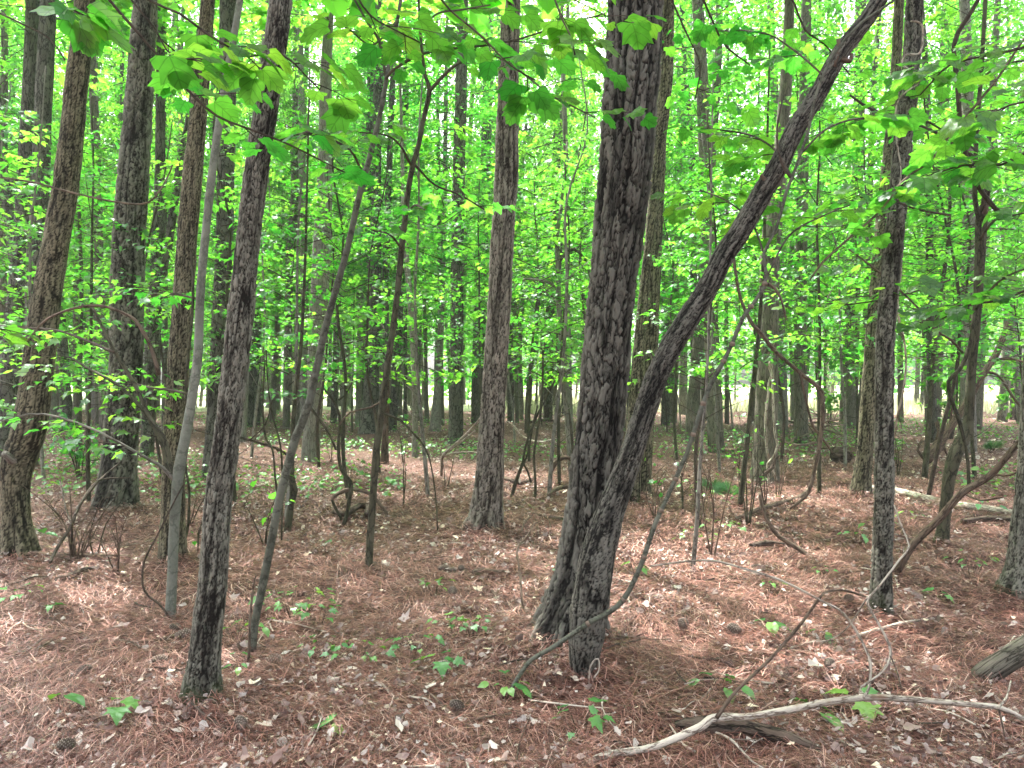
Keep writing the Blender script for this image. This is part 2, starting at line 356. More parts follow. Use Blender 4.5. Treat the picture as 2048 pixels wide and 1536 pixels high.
# ------------------------------------------------------------------ shared crown meshes
def crown_mesh(name, seed, z0, z1, Rm, nsp, lp, size, tmpl, mat, tilt=.35, sub=.35, twig=.008, bare=0.0):
    rng = np.random.default_rng(seed); mb = MB()
    for i in range(nsp):
        t = (i + rng.uniform(0, 1)) / nsp; z = z0 + (z1 - z0) * t; az = i * 2.4 + rng.normal(0, .4)
        prof = math.sin(math.pi * min(1, .22 + .78 * t) ** .9) * .75 + .25
        L = Rm * prof * rng.uniform(.45, 1.05)
        d = np.array((math.cos(az), math.sin(az), rng.uniform(-.05, .35)))
        base = np.array((0, 0, z)); mid = base + d * L * .55 + np.array((0, 0, .06 * L)); tip = base + d * L + np.array((0, 0, -.02 * L))
        tube(mb, [base, mid, tip], [twig * 1.6, twig, twig * .4], 3, L / 3, mi=1, cap=False)
        s = rng.uniform(.25, 1.0, lp) ** .8
        P = base + (mid - base) * np.minimum(1, s / .55)[:, None] + (tip - mid) * np.maximum(0, (s - .55) / .45)[:, None]
        sd = np.array((-d[1], d[0], 0))
        wdt = sub * L * (1.1 - .6 * s)
        P = P + sd * (rng.uniform(-1, 1, lp) * wdt)[:, None] + rng.normal(0, 1, (lp, 3)) * np.array((.04, .04, .055)) * (.6 + size * 4)
        dr = np.stack((rng.normal(d[0], .6, lp), rng.normal(d[1], .6, lp), rng.normal(-.25, .15, lp)), -1)
        leaves(mb, rng, P, size, tmpl, dr, tilt, tint=np.full(lp, rng.uniform(.15, .9)))
    return mb.mesh(name, [mat, M['twig']])
HIGH = [crown_mesh('high_shade_crown', 40 + k, 0, 6, 3.0, 44, 40, .20, DIAM, M['leaf_far'], .5) for k in range(3)]  # near-tree crowns, mostly out of view, added to shade the floor
FARC = [crown_mesh('far_crown', 50 + k, 0, 14, 2.7, 120, 46, .125, DIAM, M['leaf_far'], .5) for k in range(5)]
UND = [crown_mesh('layered_crown', 60 + k, 1.6, 5.4, 1.55, 30, 30, .072, MAPLE, M['leaf'], .22, sub=.4, twig=.005) for k in range(4)]
UNDF = [crown_mesh('layered_crown_far', 70 + k, 1.6, 7.0, 2.0, 36, 38, .09, SIMPLE, M['leaf_far'], .28, sub=.4, twig=.006) for k in range(4)]

REL = {'pine': dict(cw=.034, ch=.12, amp=.022), 'hard': dict(cw=.015, ch=.09, amp=.008)}
TREES = {}
def parse(s): return [tuple(float(a) for a in p.split(',')) for p in s.split()]
def make_limb(mb, s, D, D2=None, wob=.04, mi=0, sides=7, ext=0, relief=None, seed=1, step=None):
    p = parse(s); n = len(p); P = []; r = []
    for i, q in enumerate(p):
        d = D if D2 is None else D + (D2 - D) * i / max(1, n - 1)
        P.append(W(q[0], q[1], d)); r.append((q[2] if len(q) > 2 else 5) * d / F / 2)
    if relief:
        sides = int(max(16, 2 * math.pi * max(r) / max(.007, D * .0017))); step = max(.007, D * .0017)
    return tube(mb, P, r, sides, step or max(.04, D * .012), kind=relief, wob=wob, seed=seed, mi=mi)
def tree(name, cat, bark, label, s, D=None, H=None, crown='auto', group=None, dz=0.0, flare=0.0, seed=[100]):
    seed[0] += 1; sd = seed[0]
    p = parse(s); D = D or GD(p[0][1])
    base = W(p[0][0], p[0][1], D); base[2] = float(gz(base[0], base[1])) if D > 14 else base[2]
    root = empty(name, base, label, cat, group)
    P = [W(q[0], q[1], D + dz * i / len(p)) for i, q in enumerate(p)]; r = [q[2] * D / F / 2 for q in p]
    P[0][2] = base[2]
    P = [P[0] + (P[0] - P[1]) / np.linalg.norm(P[0] - P[1]) * .18] + P; r = [r[0] * 1.08] + r
    mb = MB(); near = D < 11 and bark in REL
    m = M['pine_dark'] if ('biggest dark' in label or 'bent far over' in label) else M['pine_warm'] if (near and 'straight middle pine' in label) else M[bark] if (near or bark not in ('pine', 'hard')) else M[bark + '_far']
    if near:
        rel = REL[bark]; k = np.clip(np.median(r) / .13, .5, 1.15); kv = .8 + .5 * ((sd * 7) % 10) / 10; rel = dict(cw=rel['cw'] * k * kv, ch=rel['ch'] * k * (1.6 - .6 * kv), amp=rel['amp'] * k * kv)
        sp = max(.0065, D * .0017); sides = int(max(20, 2 * math.pi * max(r) / sp))
        tube(mb, P, r, sides, sp, kind=rel, seed=sd, wob=.05, flare=.5)
    else:
        tube(mb, P, r, 20 if D < 14 else 12, .08 if D < 12 else .3, seed=sd, wob=.06)
    top = P[-1]; dirv = (P[-1] - P[-2]) / np.linalg.norm(P[-1] - P[-2])
    H = H or (13 if D < 18 else 15)
    if top[2] < H:
        k = (H - top[2]) / max(dirv[2], .5); up = dirv * .5 + np.array((0, 0, .5))
        e = top + up * k * .5; e2 = top + up * k
        tube(mb, [top - dirv * .15, e, e2], [r[-1] * .99, r[-1] * .8, r[-1] * .45], 10, .5, seed=sd)
        top = e2
    mb.build('trunk', m, root, origin=base)
    rr = random.Random(sd)
    if crown == 'auto': crown = 'high' if D < 18 else 'far'  # near trees carry the added shading crown overhead
    if crown:
        me, z = {'high': (HIGH[sd % 3], top[2] - 4.5), 'far': (FARC[sd % 5], max(4.5, top[2] - 11)), 'und': (UND[sd % 4], 0), 'undf': (UNDF[sd % 4], 0)}[crown]
        o = bpy.data.objects.new('crown', me); COL.objects.link(o); o.parent = root
        zz = z - base[2]
        # point of the trunk at that height
        q = P[-1] if z > P[-1][2] else min(P, key=lambda a: abs(a[2] - z))
        tt = (z + 3 - P[-1][2]) / max(.1, top[2] - P[-1][2]); q = P[-1] + (top - P[-1]) * min(1, max(0, tt)) if z + 3 > P[-1][2] else q
        o.location = (q[0] - base[0], q[1] - base[1], zz); o.rotation_euler = (0, 0, rr.uniform(0, 6.28)); s_ = rr.uniform(.85, 1.15)
        o.scale = (s_, s_, s_)
    if D < 12: MOUNDS_L.append((base[0], base[1], r[1]))
    TREES[label] = root
    root['_D'] = D
    return root
def limb(root, s, D, mat, name='branch', D2=None, leaf=None, n=0, size=.08, rng=None, spread=.25, side=.35, wob=.05, sides=7, mats=None):
    """a branch of ROOT as its own part; with leaves: child mesh 'leaves'"""
    mb = MB(); P, r = make_limb(mb, s, D, D2, wob=wob, sides=sides, seed=len(bpy.data.objects))
    org = np.array(root.location)
    lb = mb.build(name, M[mat], root, origin=org)
    if n: leafy(lb, P, n, size, leaf or 'leaf', side, org, seed=len(bpy.data.objects))
    return lb
def leafy(par, P, n, size, mat, side, org, seed=0, tmpl=None, start=.25, droop=.18, pet=.5):
    rng = np.random.default_rng(seed); mb = MB(); N = len(P)
    tm = tmpl or {'leaf': MAPLEF, 'leaf_big': TULIPF}.get(mat, MAPLE)
    size = size * (.82 if mat == 'leaf_big' else 1); k = max(2, int(n * .62 / 5)); L = np.linalg.norm(P[-1] - P[0])
    T = nrm((P[-1] - P[0])[None])[0]; T[2] *= .3
    sdv = nrm(np.cross(T, (0, 0, 1))[None])[0]
    pos = []; dr = []
    for i in range(k):
        a = P[min(N - 1, int(N * (start + (1 - start) * (i + .5) / k)))]
        sg = 1 if i % 2 else -1
        d = nrm((T * rng.uniform(.3, 1) + sdv * sg * rng.uniform(.5, 1) + np.array((0, 0, rng.uniform(-.15, .25))))[None])[0]
        l = side * rng.uniform(.5, 1.2); b = a + d * l + np.array((0, 0, -.08 * l))
        tube(mb, [a, (a + b) / 2 + np.array((0, 0, .03 * l)), b], [.0028, .002, .0012], 4, l / 4, mi=1, cap=False)
        for j in range(5):
            t = (j + 1) / 5; q = a + (b - a) * t
            dd = nrm((d * rng.uniform(.3, 1) + np.cross(d, (0, 0, 1)) * (1 if j % 2 else -1) * rng.uniform(.3, 1) + np.array((0, 0, -droop * rng.uniform(0, 2))))[None])[0]
            e = q + dd * size * pet
            tube(mb, [q, e], [.0013, .001], 3, size, mi=1, cap=False)
            pos.append(e); dr.append(dd)
    leaves(mb, rng, np.array(pos), size, tm, np.array(dr), .3)
    return mb.build('leaves', [M[mat], M['twig']], par, origin=org if par.parent is None else org)
MOUNDS_L = []

# ------------------------------------------------------------------ the trees one can tell apart
t_crook = tree('hardwood_tree', 'tree', 'hard', 'crooked dark furrowed trunk with a pale branch stub at its low kink', '40,1097,60 34,1040,50 30,975,52 38,915,60 60,850,60 80,700,55 100,550,50 130,380,46 150,200,42 165,60,38 172,-40,36', D=6.9)
mb = MB(); make_limb(mb, '45,925,24 25,920,20 8,906,12', 6.88, 6.7, sides=10); mb.build('branch_stub', M['pale'], t_crook, origin=np.array(t_crook.location))
tree('pine_tree', 'tree', 'pine', 'straight pine whose lower trunk is hidden by the crooked furrowed trunk', '48,935,50 58,850,44 66,700,38 76,500,34 85,250,32 95,50,30 98,-40,29')
tree('pine_tree', 'tree', 'pine', 'pine at the edge of the wood crossing beside another pine behind the crooked trunk', '8,925,44 24,700,36 42,500,33 53,300,28 62,100,25 66,-40,24', D=15.6)
t_flare = tree('pine_tree', 'tree', 'pine', 'thick pine with flared base and shaggy plates near the crooked trunk', '228,1024,80 238,930,65 252,740,60 257,500,60 268,342,56 280,171,49 290,34,45 293,-40,43')
t_ = tree('pine_tree', 'tree', 'pine', 'thin pine with a leaning side stem just beside the thick flared pine', '294,918,26 305,700,27 315,520,26 320,342,20 321,171,17 322,-30,15')
limb(t_, '317,560,14 335,500,16 358,342,16 382,222,15 400,60,13', 15.8, 'pine_far', name='side_stem')
tree('hardwood_tree', 'tree', 'hard', 'brown ridged trunk with green moss low down standing behind the smooth grey sapling', '345,1138,56 346,1040,46 347,930,44 356,750,41 373,500,38 386,342,37 402,171,31 416,0,26 420,-40,25')
tree('pine_tree', 'tree', 'pine', 'dark pine half hidden between the grey sapling and the slender plated pine', '425,957,44 432,850,37 440,680,34 448,500,33 452,342,33 455,171,33 457,-40,33')
t_beech = tree('beech_sapling', 'sapling', 'grey', 'smooth pale grey sapling with low upswept branches and arching limb', '340,1240,21.1 344,1160,19.4 347,1080,19.4 352,1000,19.4 358,940,22.0 366,900,20.2 375,850,19.4 395,720,17.6 400,600,16.7 408,500,15.8 425,342,15.8 450,171,14.1 470,60,13.2 487,-40,12.3', H=9)
t_slend = tree('pine_tree', 'tree', 'pine', 'slender plated pine leaning slightly, planted close in front of the grey sapling', '402,1412,80 406,1350,66 412,1284,59 426,1148,55 436,1011,51 458,842,50 477,671,51 494,500,47 513,342,46 540,171,46 562,0,44 568,-60,43')
t_lean = tree('sapling', 'sapling', 'node', 'long smooth grey green sapling leaning strongly beside the slender plated pine', '503,1312,18.0 509,1250,15.6 530,1148,16.4 553,1028,16.4 564,978,17.2 591,876,17.2 618,807,15.6 649,664,13.9 670,585,13.1 694,500,12.3 718,393,12.3 741,308,10.7 765,205,9.8 779,120,8.2 796,34,7.4 808,-50,6.6', H=6, crown=None)
t_fork = tree('sapling', 'sapling', 'dark', 'dark crooked sapling forking high above the bare needle floor', '738,1142,15.3 740,1079,15.3 745,1011,14.4 752,910,14.4 765,807,13.6 779,705,12.8 793,602,11.9 803,500,11.9 810,440,11.0 817,376,11.0 827,325,10.2 837,290,10.2 847,239,9.3 859,181,9.3 851,154,6.8 844,102,6.0 839,40,5.1 836,-40,4.2', H=5.5, crown=None)
tree('hardwood_tree', 'tree', 'pale', 'broad grey hardwood trunk standing behind the long leaning sapling', '620,925,38 624,860,33 630,800,33 634,671,34 644,500,37 650,342,28 651,171,24 658,34,18 660,-40,16')
tree('sapling', 'sapling', 'dark', 'mossy stem with an elbow bend just behind the leaning sapling', '574,1066,15 582,1010,12 588,980,15 583,950,11 586,850,9 594,760,8 601,705,7 607,600,6 612,480,5', H=5, crown=None)
tree('hardwood_tree', 'tree', 'hard', 'narrow far trunk seen between the slender pine and the leaning sapling', '572,855,14 576,700,15 580,500,16 590,400,18 592,171,13 594,-30,10')
tree('pine_tree', 'tree', 'pine', 'dark scaly pine behind the forked sapling with a rough broad foot', '736,866,40 741,800,32 745,740,29 751,600,23 752,500,21 753,300,20 759,100,20 760,-30,19')
tree('pine_tree', 'tree', 'pine', 'thin dark pine close behind the scaly pine of the forked sapling', '763,868,15 768,700,17 773,500,14 780,300,12 788,100,11')
tree('pine_tree', 'tree', 'pine', 'dark pine trunk reaching the ground just past the reddish snag', '785,860,16 795,700,18 802,500,17 806,400,15 812,150,13')
t_snag = tree('dead_snag', 'snag', 'rot', 'short reddish rotten snag standing in low greenery', '769,928,18 771,860,12 774,800,10 776,760,6', H=.5, crown=None)
tree('hardwood_tree', 'tree', 'pale', 'slim tan trunk with a flared foot leaning between two dark pines', '870,864,26 874,800,17 878,739,14 882,637,13 886,500,11 890,350,10')
tree('hardwood_tree', 'tree', 'pale', 'thin greyish stem rising from a leafy bush in the middle distance', '830,912,14 830,807,11 827,705,11 820,600,12 812,500,10 806,380,8', crown=None, H=9)
tree('pine_tree', 'tree', 'pine', 'mid distance pine just before the flaky middle pine with ropes of pale vine', '911,888,32 913,800,29 914,740,27 914,600,26 915,500,26 919,300,24 922,180,24 926,-30,23')
tree('pine_tree', 'tree', 'pine', 'dark far pine tucked against the near edge of the flaky middle pine', '955,846,26 957,700,24 962,560,24 968,400,22 975,200,20 976,-30,20')
t_mid = tree('pine_tree', 'tree', 'pine', 'straight middle pine with large light flaky plates and shaggy foot', '968,1064,76 973,1030,64 979,960,57 981,910,53 986,807,49 995,671,47 1004,500,46 1013,342,46 1016,205,43 1020,68,39 1023,-50,37')
tree('hardwood_tree', 'tree', 'dark', 'thin dark curved trunk seen past the middle pine, mossy at its foot', '1054,868,11 1058,773,12 1066,705,11 1076,602,10 1093,534,10 1099,500,9 1108,440,8 1118,340,7')
t_curv = tree('sapling', 'sapling', 'pale', 'wavy tan stem with an arching limb touching the big dark pine', '1144,960,10 1140,930,10 1134,842,9 1126,739,10 1120,640,10 1117,602,10 1116,530,10 1114,470,9 1125,400,7', D=12, crown='und', H=5.5)
limb(t_curv, '1117,580,6 1105,568,6 1080,560,5 1050,558,4 1034,568,4 1027,585,3', 12, 'pale')
limb(t_curv, '1116,530,7 1130,508,6 1150,500,6 1170,520,5 1182,560,4', 12, 'dark')
tree('pine_tree', 'tree', 'pine', 'hazy far pine framed by the thin curved trunk and the wavy stem', '1096,840,20 1097,700,19 1101,600,18 1108,450,18 1115,250,16')
tree('pine_tree', 'tree', 'pine', 'thin upright dark trunk directly behind the wavy tan stem', '1130,824,13 1131,700,14 1133,500,14 1131,350,17 1130,200,16')
tree('hardwood_tree', 'tree', 'pale', 'very pale far trunk showing close to the edge of the big dark pine', '1168,806,13 1172,500,15 1180,342,13 1186,150,11')
t_big = tree('pine_tree', 'tree', 'pine', 'biggest dark pine, thick trunk with a deep seam, wet black streaks', '1136,1288,150 1146,1230,122 1165,1148,110 1180,1040,101 1189,944,97 1201,842,92 1210,739,93 1219,637,92 1236,500,94 1257,342,92 1266,205,94 1276,68,98 1280,-60,98')
mb = MB()   # the stem fused to its near side, above the seam
make_limb(mb, '1205,700,40 1206,600,46 1210,500,52 1221,342,48 1229,205,46 1235,68,46 1238,-60,46', GD(1288) + .02, relief=dict(cw=.04, ch=.14, amp=.024), seed=9)
mb.build('fused_stem', M['pine_dark'], t_big, origin=np.array(t_big.location))
t_leanp = tree('pine_tree', 'tree', 'pine', 'scaly pine bent far over, crossing in front of the biggest pine foot', '1168,1368,40 1168,1325,54 1172,1280,68 1179,1220,74 1192,1130,72 1213,1050,60 1240,970,50 1272,880,44 1308,770,44 1336,705,44 1376,640,44 1416,575,43 1447,513,42 1485,455,41 1529,379,40 1560,325,38 1594,253,37 1632,195,36 1666,130,35 1690,92,34 1731,41,32 1765,-10,31 1800,-60,30', H=5.5, crown=None)
for q in ('1666,135,12 1678,100,9 1676,78,7', '1682,118,14 1700,122,9 1703,108,7', '1540,372,12 1527,356,9 1521,350,6', '1555,330,8 1570,345,6'):
    mb = MB(); make_limb(mb, q, GD(1368) - .03, sides=9, seed=4); mb.build('branch_stub', M['brown'], t_leanp, origin=np.array(t_leanp.location))
t_node = tree('sapling', 'sapling', 'node', 'thin knobbly grey sapling bowed up from the ground before the biggest pine', '1018,1388,7.2 1026,1372,8.0 1042,1346,8.0 1063,1319,8.8 1100,1298,8.8 1141,1271,9.6 1176,1247,9.6 1220,1223,10.4 1247,1199,10.4 1271,1155,9.6 1288,1114,9.6 1305,1062,9.6 1322,1021,8.8 1351,958,8.8 1372,910,8.8 1386,869,8.8 1406,807,8.8 1423,766,8.8 1447,722,8.8 1464,688,8.0 1485,637,8.0 1502,613,8.0 1529,572,7.2 1531,540,7.2 1528,506,6.4 1553,455,6.4 1573,383,6.4 1584,355,6.4 1601,308,5.6 1618,256,5.6 1632,190,5.6 1666,110,5.6 1724,44,5.6 1785,3,4.8 1820,-40,4.8', D=3.8, H=4, crown=None)
for q in ('1176,1247', '1247,1199', '1288,1114', '1322,1021', '1351,958', '1386,869', '1406,807', '1447,722', '1464,688', '1502,613', '1529,568'):
    x, y = parse(q)[0]; mb = MB(); make_limb(mb, f'{x-3},{y+4},8 {x},{y},14 {x+3},{y-4},8', 3.8, sides=10); mb.build('node', M['brown'], t_node, origin=np.array(t_node.location))
limb(t_node, '1529,565,6 1548,575,6 1563,600,5 1572,640,4', 3.8, 'brown')
limb(t_node, '1586,360,5 1570,340,5 1556,300,4 1555,250,4 1565,200,3', 3.8, 'twig')
tree('hardwood_tree', 'tree', 'hard', 'almost black mossy trunk right behind the biggest pine', '1262,1000,34 1268,880,32 1275,750,27 1283,640,22 1290,560,18 1302,450,18 1318,300,24 1332,150,28 1336,-30,26', D=10.0)
tree('hardwood_tree', 'tree', 'hard', 'pale tan straight trunk behind the gap of biggest pine and bent pine', '1277,1006,46 1285,910,40 1291,807,38 1298,671,37 1306,500,35 1312,400,31 1318,300,28 1322,200,24 1326,-30,20', D=10.6)
tree('hardwood_tree', 'tree', 'hard', 'straight grey trunk beyond the bent pine, standing before the bright field', '1342,844,24 1345,780,21 1347,700,22 1350,500,18 1357,400,18 1362,200,16')
tree('hardwood_tree', 'tree', 'hard', 'slightly leaning brownish trunk crossed low by the knobbly sapling', '1383,882,28 1387,800,25 1392,740,23 1401,620,21 1415,450,18 1425,300,16 1435,150,15 1440,-30,14')
t_vine = tree('hardwood_tree', 'tree', 'hard', 'stout ridged trunk with pale vines hanging down its front', '1529,963,58 1531,900,48 1533,800,43 1538,640,38 1540,500,38 1555,380,31 1566,250,27 1574,130,22 1580,-30,18')
tree('hardwood_tree', 'tree', 'hard', 'dark slim trunk close behind the vine draped trunk', '1560,812,20 1566,640,19 1573,500,16 1585,300,14 1602,100,12 1608,-30,11')
tree('hardwood_tree', 'tree', 'pale', 'far leaning grey trunk standing at the edge of the sunny field', '1601,812,18 1611,705,17 1625,568,16 1632,500,14 1640,342,12 1650,200,10')
tree('hardwood_tree', 'tree', 'hard', 'grey trunk with a broken side stub among brushwood by the field', '1700,856,28 1705,760,23 1708,600,22 1711,500,22 1715,342,20 1720,150,22 1722,-30,20')
tree('hardwood_tree', 'tree', 'hard', 'ridged brown trunk overlapping the dark straight pine, foot by a pale log', '1721,1000,44 1724,950,34 1730,900,30 1738,780,29 1748,640,27 1758,520,25 1768,400,23 1780,280,21 1790,171,20 1800,-30,18')
t_rp = tree('pine_tree', 'tree', 'pine', 'dark straight pine wound by thin pale vines in the open floor', '1760,1232,46 1763,1180,41 1765,1113,39 1768,1011,37 1769,842,36 1771,671,35 1786,500,36 1795,410,36 1807,273,36 1822,137,33 1830,0,32 1834,-60,31')
t_s = tree('hardwood_tree', 'tree', 'dark', 'curvy smooth grey brown trunk swelling at its low elbow', '1881,1098,34 1886,1060,24 1893,1000,21 1899,950,24 1912,905,27 1930,870,24 1937,842,19 1943,739,17 1953,637,16 1960,513,19 1963,440,22 1968,410,14', H=2.2, crown=None)
limb(t_s, '1966,430,16 1976,370,12 1984,340,9', 7.1, 'rot', name='broken_top')
limb(t_s, '1960,440,10 1950,400,9 1953,273,8 1963,137,8 1973,-40,8', 7.1, 'dark', name='side_stem')
tree('sapling', 'sapling', 'dark', 'thin straight stem between the dark straight pine and the curvy trunk', '1849,956,11 1861,807,10 1867,705,8 1878,602,8 1895,500,7 1900,380,6 1903,250,5', crown='und', H=6)
tree('sapling', 'sapling', 'dark', 'dark leaning pole close to the vine draped trunk', '1480,1015,11 1491,910,10 1498,850,10 1505,790,9 1515,690,8 1522,600,7 1530,450,6', H=6, crown='und')
tree('sapling', 'sapling', 'pale', 'skinny upright stem crossing beneath the knobbly sapling', '1384,1150,10 1391,1079,9 1396,1011,8 1399,944,7 1406,850,6 1415,739,5 1418,602,5 1422,450,4', H=4.6, crown=None)
tree('pine_tree', 'tree', 'pine', 'pine cut off by the frame with only its flared dark foot visible', '2030,1198,76 2040,1140,54 2044,1080,44 2050,1000,38 2056,930,36 2062,800,34 2080,500,32 2100,100,30')
t_brush = tree('hardwood_tree', 'tree', 'hard', 'far brown trunk behind the thin straight stem and brushwood', '1868,862,22 1874,700,23 1879,500,24 1885,300,21 1890,100,19')
tree('hardwood_tree', 'tree', 'pale', 'pale forked far trunk in the bright gap beside the thick flared pine', '222,850,14 224,700,13 222,560,12 226,420,14 236,330,9 240,240,8 243,100,7')
tree('sapling', 'sapling', 'dark', 'thin wavering dark stem between the crooked trunk and the thick flared pine', '160,926,11 158,807,10 161,690,9 163,560,7 161,500,7 157,400,6 148,280,5', crown='undf', H=8)
tree('hardwood_tree', 'tree', 'pale', 'blurred grey trunk well behind the slender plated pine', '551,822,20 553,640,20 560,450,16 566,250,13')
tree('hardwood_tree', 'tree', 'hard', 'distant brown pair trunk beyond the leaning sapling, wider one', '690,812,24 693,650,22 700,500,19 706,300,16')
tree('hardwood_tree', 'tree', 'pale', 'distant slim grey trunk touching the broad grey hardwood', '670,832,14 673,640,13 672,500,12 676,300,10')
tree('hardwood_tree', 'tree', 'pale', 'slim distant trunk just before the scaly pine behind the forked sapling', '716,850,12 722,600,13 724,500,11 728,300,9')
tree('pine_tree', 'tree', 'pine', 'dim far pine peeping out behind the slender plated pine', '497,852,22 503,650,19 508,500,16 520,250,14')
tree('hardwood_tree', 'tree', 'pale', 'light grey far trunk rising behind the bent pine top', '1366,830,18 1366,600,17 1366,450,17 1370,300,17 1378,-30,16')
tree('hardwood_tree', 'tree', 'pale', 'whitish far trunk between the broken stub trunk and the vine draped trunk', '1655,806,12 1652,700,11 1650,560,10 1655,400,9')
tree('hardwood_tree', 'tree', 'hard', 'dark trunk at the very edge behind the two crossing pines', '2,880,20 4,700,16 6,500,14 8,200,14 10,-30,12')
tree('hardwood_tree', 'tree', 'pale', 'thin grey trunk against the flaky middle pine, crooked near the top', '1043,842,9 1040,700,9 1046,560,8 1038,420,8 1052,250,7')

for bx, by, rad in MOUNDS_L: MOUNDS.append((bx, by, min(.085, rad * .5), rad * 2.0))

# branches and limbs of the named trees, with their leaves
Db = GD(1240)
limb(t_beech, '356,950,12 340,925,10 330,880,9 300,835,8 270,770,8 228,700,7 205,655,6 184,613,5', Db, 'dark', D2=Db + .25)
limb(t_beech, '354,955,12 335,935,9 325,890,9 290,825,8 235,770,7 178,738,5 140,715,4', Db, 'dark', D2=Db + .5, leaf='leaf', n=130, size=.07, side=.5)
limb(t_beech, '352,965,10 325,935,7 300,920,6 200,865,5 120,835,4 60,828,4 -20,850,3', Db, 'pale', D2=Db - .3, leaf='leaf', n=110, size=.07, side=.45)
limb(t_beech, '318,750,9 306,705,8 290,670,7 270,640,7 250,628,6 215,614,6 183,611,6 150,616,5 110,630,5 80,650,4 50,690,3', Db, 'brown', name='arching_branch')
limb(t_beech, '228,705,6 170,680,5 110,660,4 40,655,3 -30,650,3', Db + .15, 'twig', D2=Db + .8, leaf='leaf', n=140, size=.062, side=.6)
limb(t_beech, '385,790,6 340,780,5 300,775,4 240,760,3 190,750,3', Db, 'twig', D2=Db + 1.0, leaf='leaf', n=130, size=.062, side=.6)
limb(t_beech, '402,600,5 360,590,4 320,588,4 270,592,3', Db, 'twig', D2=Db + .6, leaf='leaf', n=90, size=.06, side=.5)
limb(t_beech, '370,880,7 378,820,6 372,760,6 384,640,5 386,560,5 382,500,4', Db + .05, 'dark', name='side_stem')
Dl = GD(1312)
limb(t_lean, '772,154,7 759,85,6 745,60,5 731,38,5 704,-10,4', Dl, 'dark')
limb(t_lean, '772,158,7 783,143,6 817,120,6 851,106,5 902,97,5 960,92,4 1022,82,4 1080,65,4 1124,51,3 1210,27,3', Dl, 'dark', D2=Dl - .9, leaf='leaf_big', n=45, size=.13, side=.35)
limb(t_lean, '795,40,6 770,70,4 740,90,4 700,60,3', Dl, 'dark', D2=Dl - .9, leaf='leaf_big', n=25, size=.13, side=.3)
limb(t_lean, '726,350,6 700,300,4 640,270,4 590,265,3', Dl, 'twig', D2=Dl - .6, leaf='leaf_big', n=30, size=.12, side=.3)
limb(t_lean, '618,812,6 640,840,6 660,870,5 672,900,4', Dl, 'dark')
Df = GD(1142)
limb(t_fork, '860,181,8 878,161,7 902,137,7 920,125,6 940,113,5 990,112,4 1050,150,4 1100,190,4 1150,215,3 1190,235,3', Df, 'dark', D2=Df - 2.6, leaf='leaf_big', n=60, size=.12, side=.4)
limb(t_fork, '822,330,6 800,290,4 770,270,4 720,265,3', Df, 'twig', D2=Df - 1.0, leaf='leaf_big', n=35, size=.12, side=.35)
limb(t_fork, '830,330,5 870,370,4 920,390,4 970,420,3', Df, 'twig', D2=Df + .8, leaf='leaf', n=35, size=.10, side=.35)
limb(t_fork, '840,70,5 870,30,4 920,20,4 980,10,3', Df, 'twig', D2=Df - 2, leaf='leaf_big', n=40, size=.12, side=.35)
limb(t_fork, '806,500,5 780,470,4 745,460,3', Df, 'twig', D2=Df - 1.2, leaf='leaf_big', n=12, size=.11, side=.2)
limb(t_fork, '812,430,5 830,410,4 850,420,3', Df, 'twig', D2=Df - .6, leaf='leaf_big', n=12, size=.10, side=.2)
limb(t_fork, '768,800,5 740,815,4 700,825,4 678,850,3', Df, 'brown'); limb(t_fork, '764,826,5 800,840,5 830,870,4 850,895,4 862,930,3 872,1000,3 875,1060,3', Df, 'dark', name='arching_branch')
limb(t_s, '1958,480,6 1990,440,5 2030,430,4 2080,420,3', 7.1, 'dark', D2=6.2, leaf='leaf_big', n=40, size=.14, side=.5)
limb(t_s, '1950,620,6 1990,570,5 2030,545,4 2080,530,3', 7.1, 'dark', D2=6.0, leaf='leaf_big', n=40, size=.14, side=.45)
limb(t_s, '1953,300,5 1900,270,4 1850,240,4 1790,215,3', 7.1, 'dark', D2=5.8, leaf='leaf_big', n=55, size=.14, side=.5)
limb(t_s, '1960,160,5 2000,130,4 2060,120,4', 7.1, 'dark', D2=6.0, leaf='leaf_big', n=45, size=.14, side=.5)
limb(t_s, '1955,360,5 1900,350,4 1860,330,3', 7.1, 'dark', D2=5.6, leaf='leaf_big', n=45, size=.14, side=.5)
limb(t_s, '1925,705,5 1902,680,5 1871,660,4 1840,620,4 1799,580,4 1748,536,4 1697,498,3', 7.0, 'brown', D2=6.2, leaf='leaf_big', n=45, size=.12, side=.4)
limb(t_s, '1948,620,6 1940,690,8 1920,738,8 1897,762,8 1903,800,8 1918,840,8 1930,890,7 1936,930,6 1938,975,7', 6.95, 'dark', name='side_stem')
limb(t_node, '1584,355,5 1550,300,4 1500,270,4 1440,260,3', 3.8, 'twig', D2=4.4, leaf='leaf_big', n=55, size=.10, side=.3)
limb(t_node, '1601,308,5 1650,260,4 1700,240,4 1750,235,3', 3.8, 'twig', D2=4.2, leaf='leaf_big', n=45, size=.13, side=.3)
limb(t_node, '1528,506,4 1500,440,4 1450,400,3 1400,380,3', 3.8, 'twig', D2=4.6, leaf='leaf_big', n=45, size=.10, side=.32)
limb(t_node, '1531,560,4 1580,470,4 1650,430,3 1700,410,3', 3.8, 'twig', D2=4.6, leaf='leaf_big', n=45, size=.10, side=.35)
limb(t_node, '1645,150,4 1600,110,4 1540,70,3 1480,60,3', 3.8, 'twig', D2=4.4, leaf='leaf_big', n=40, size=.09, side=.3)

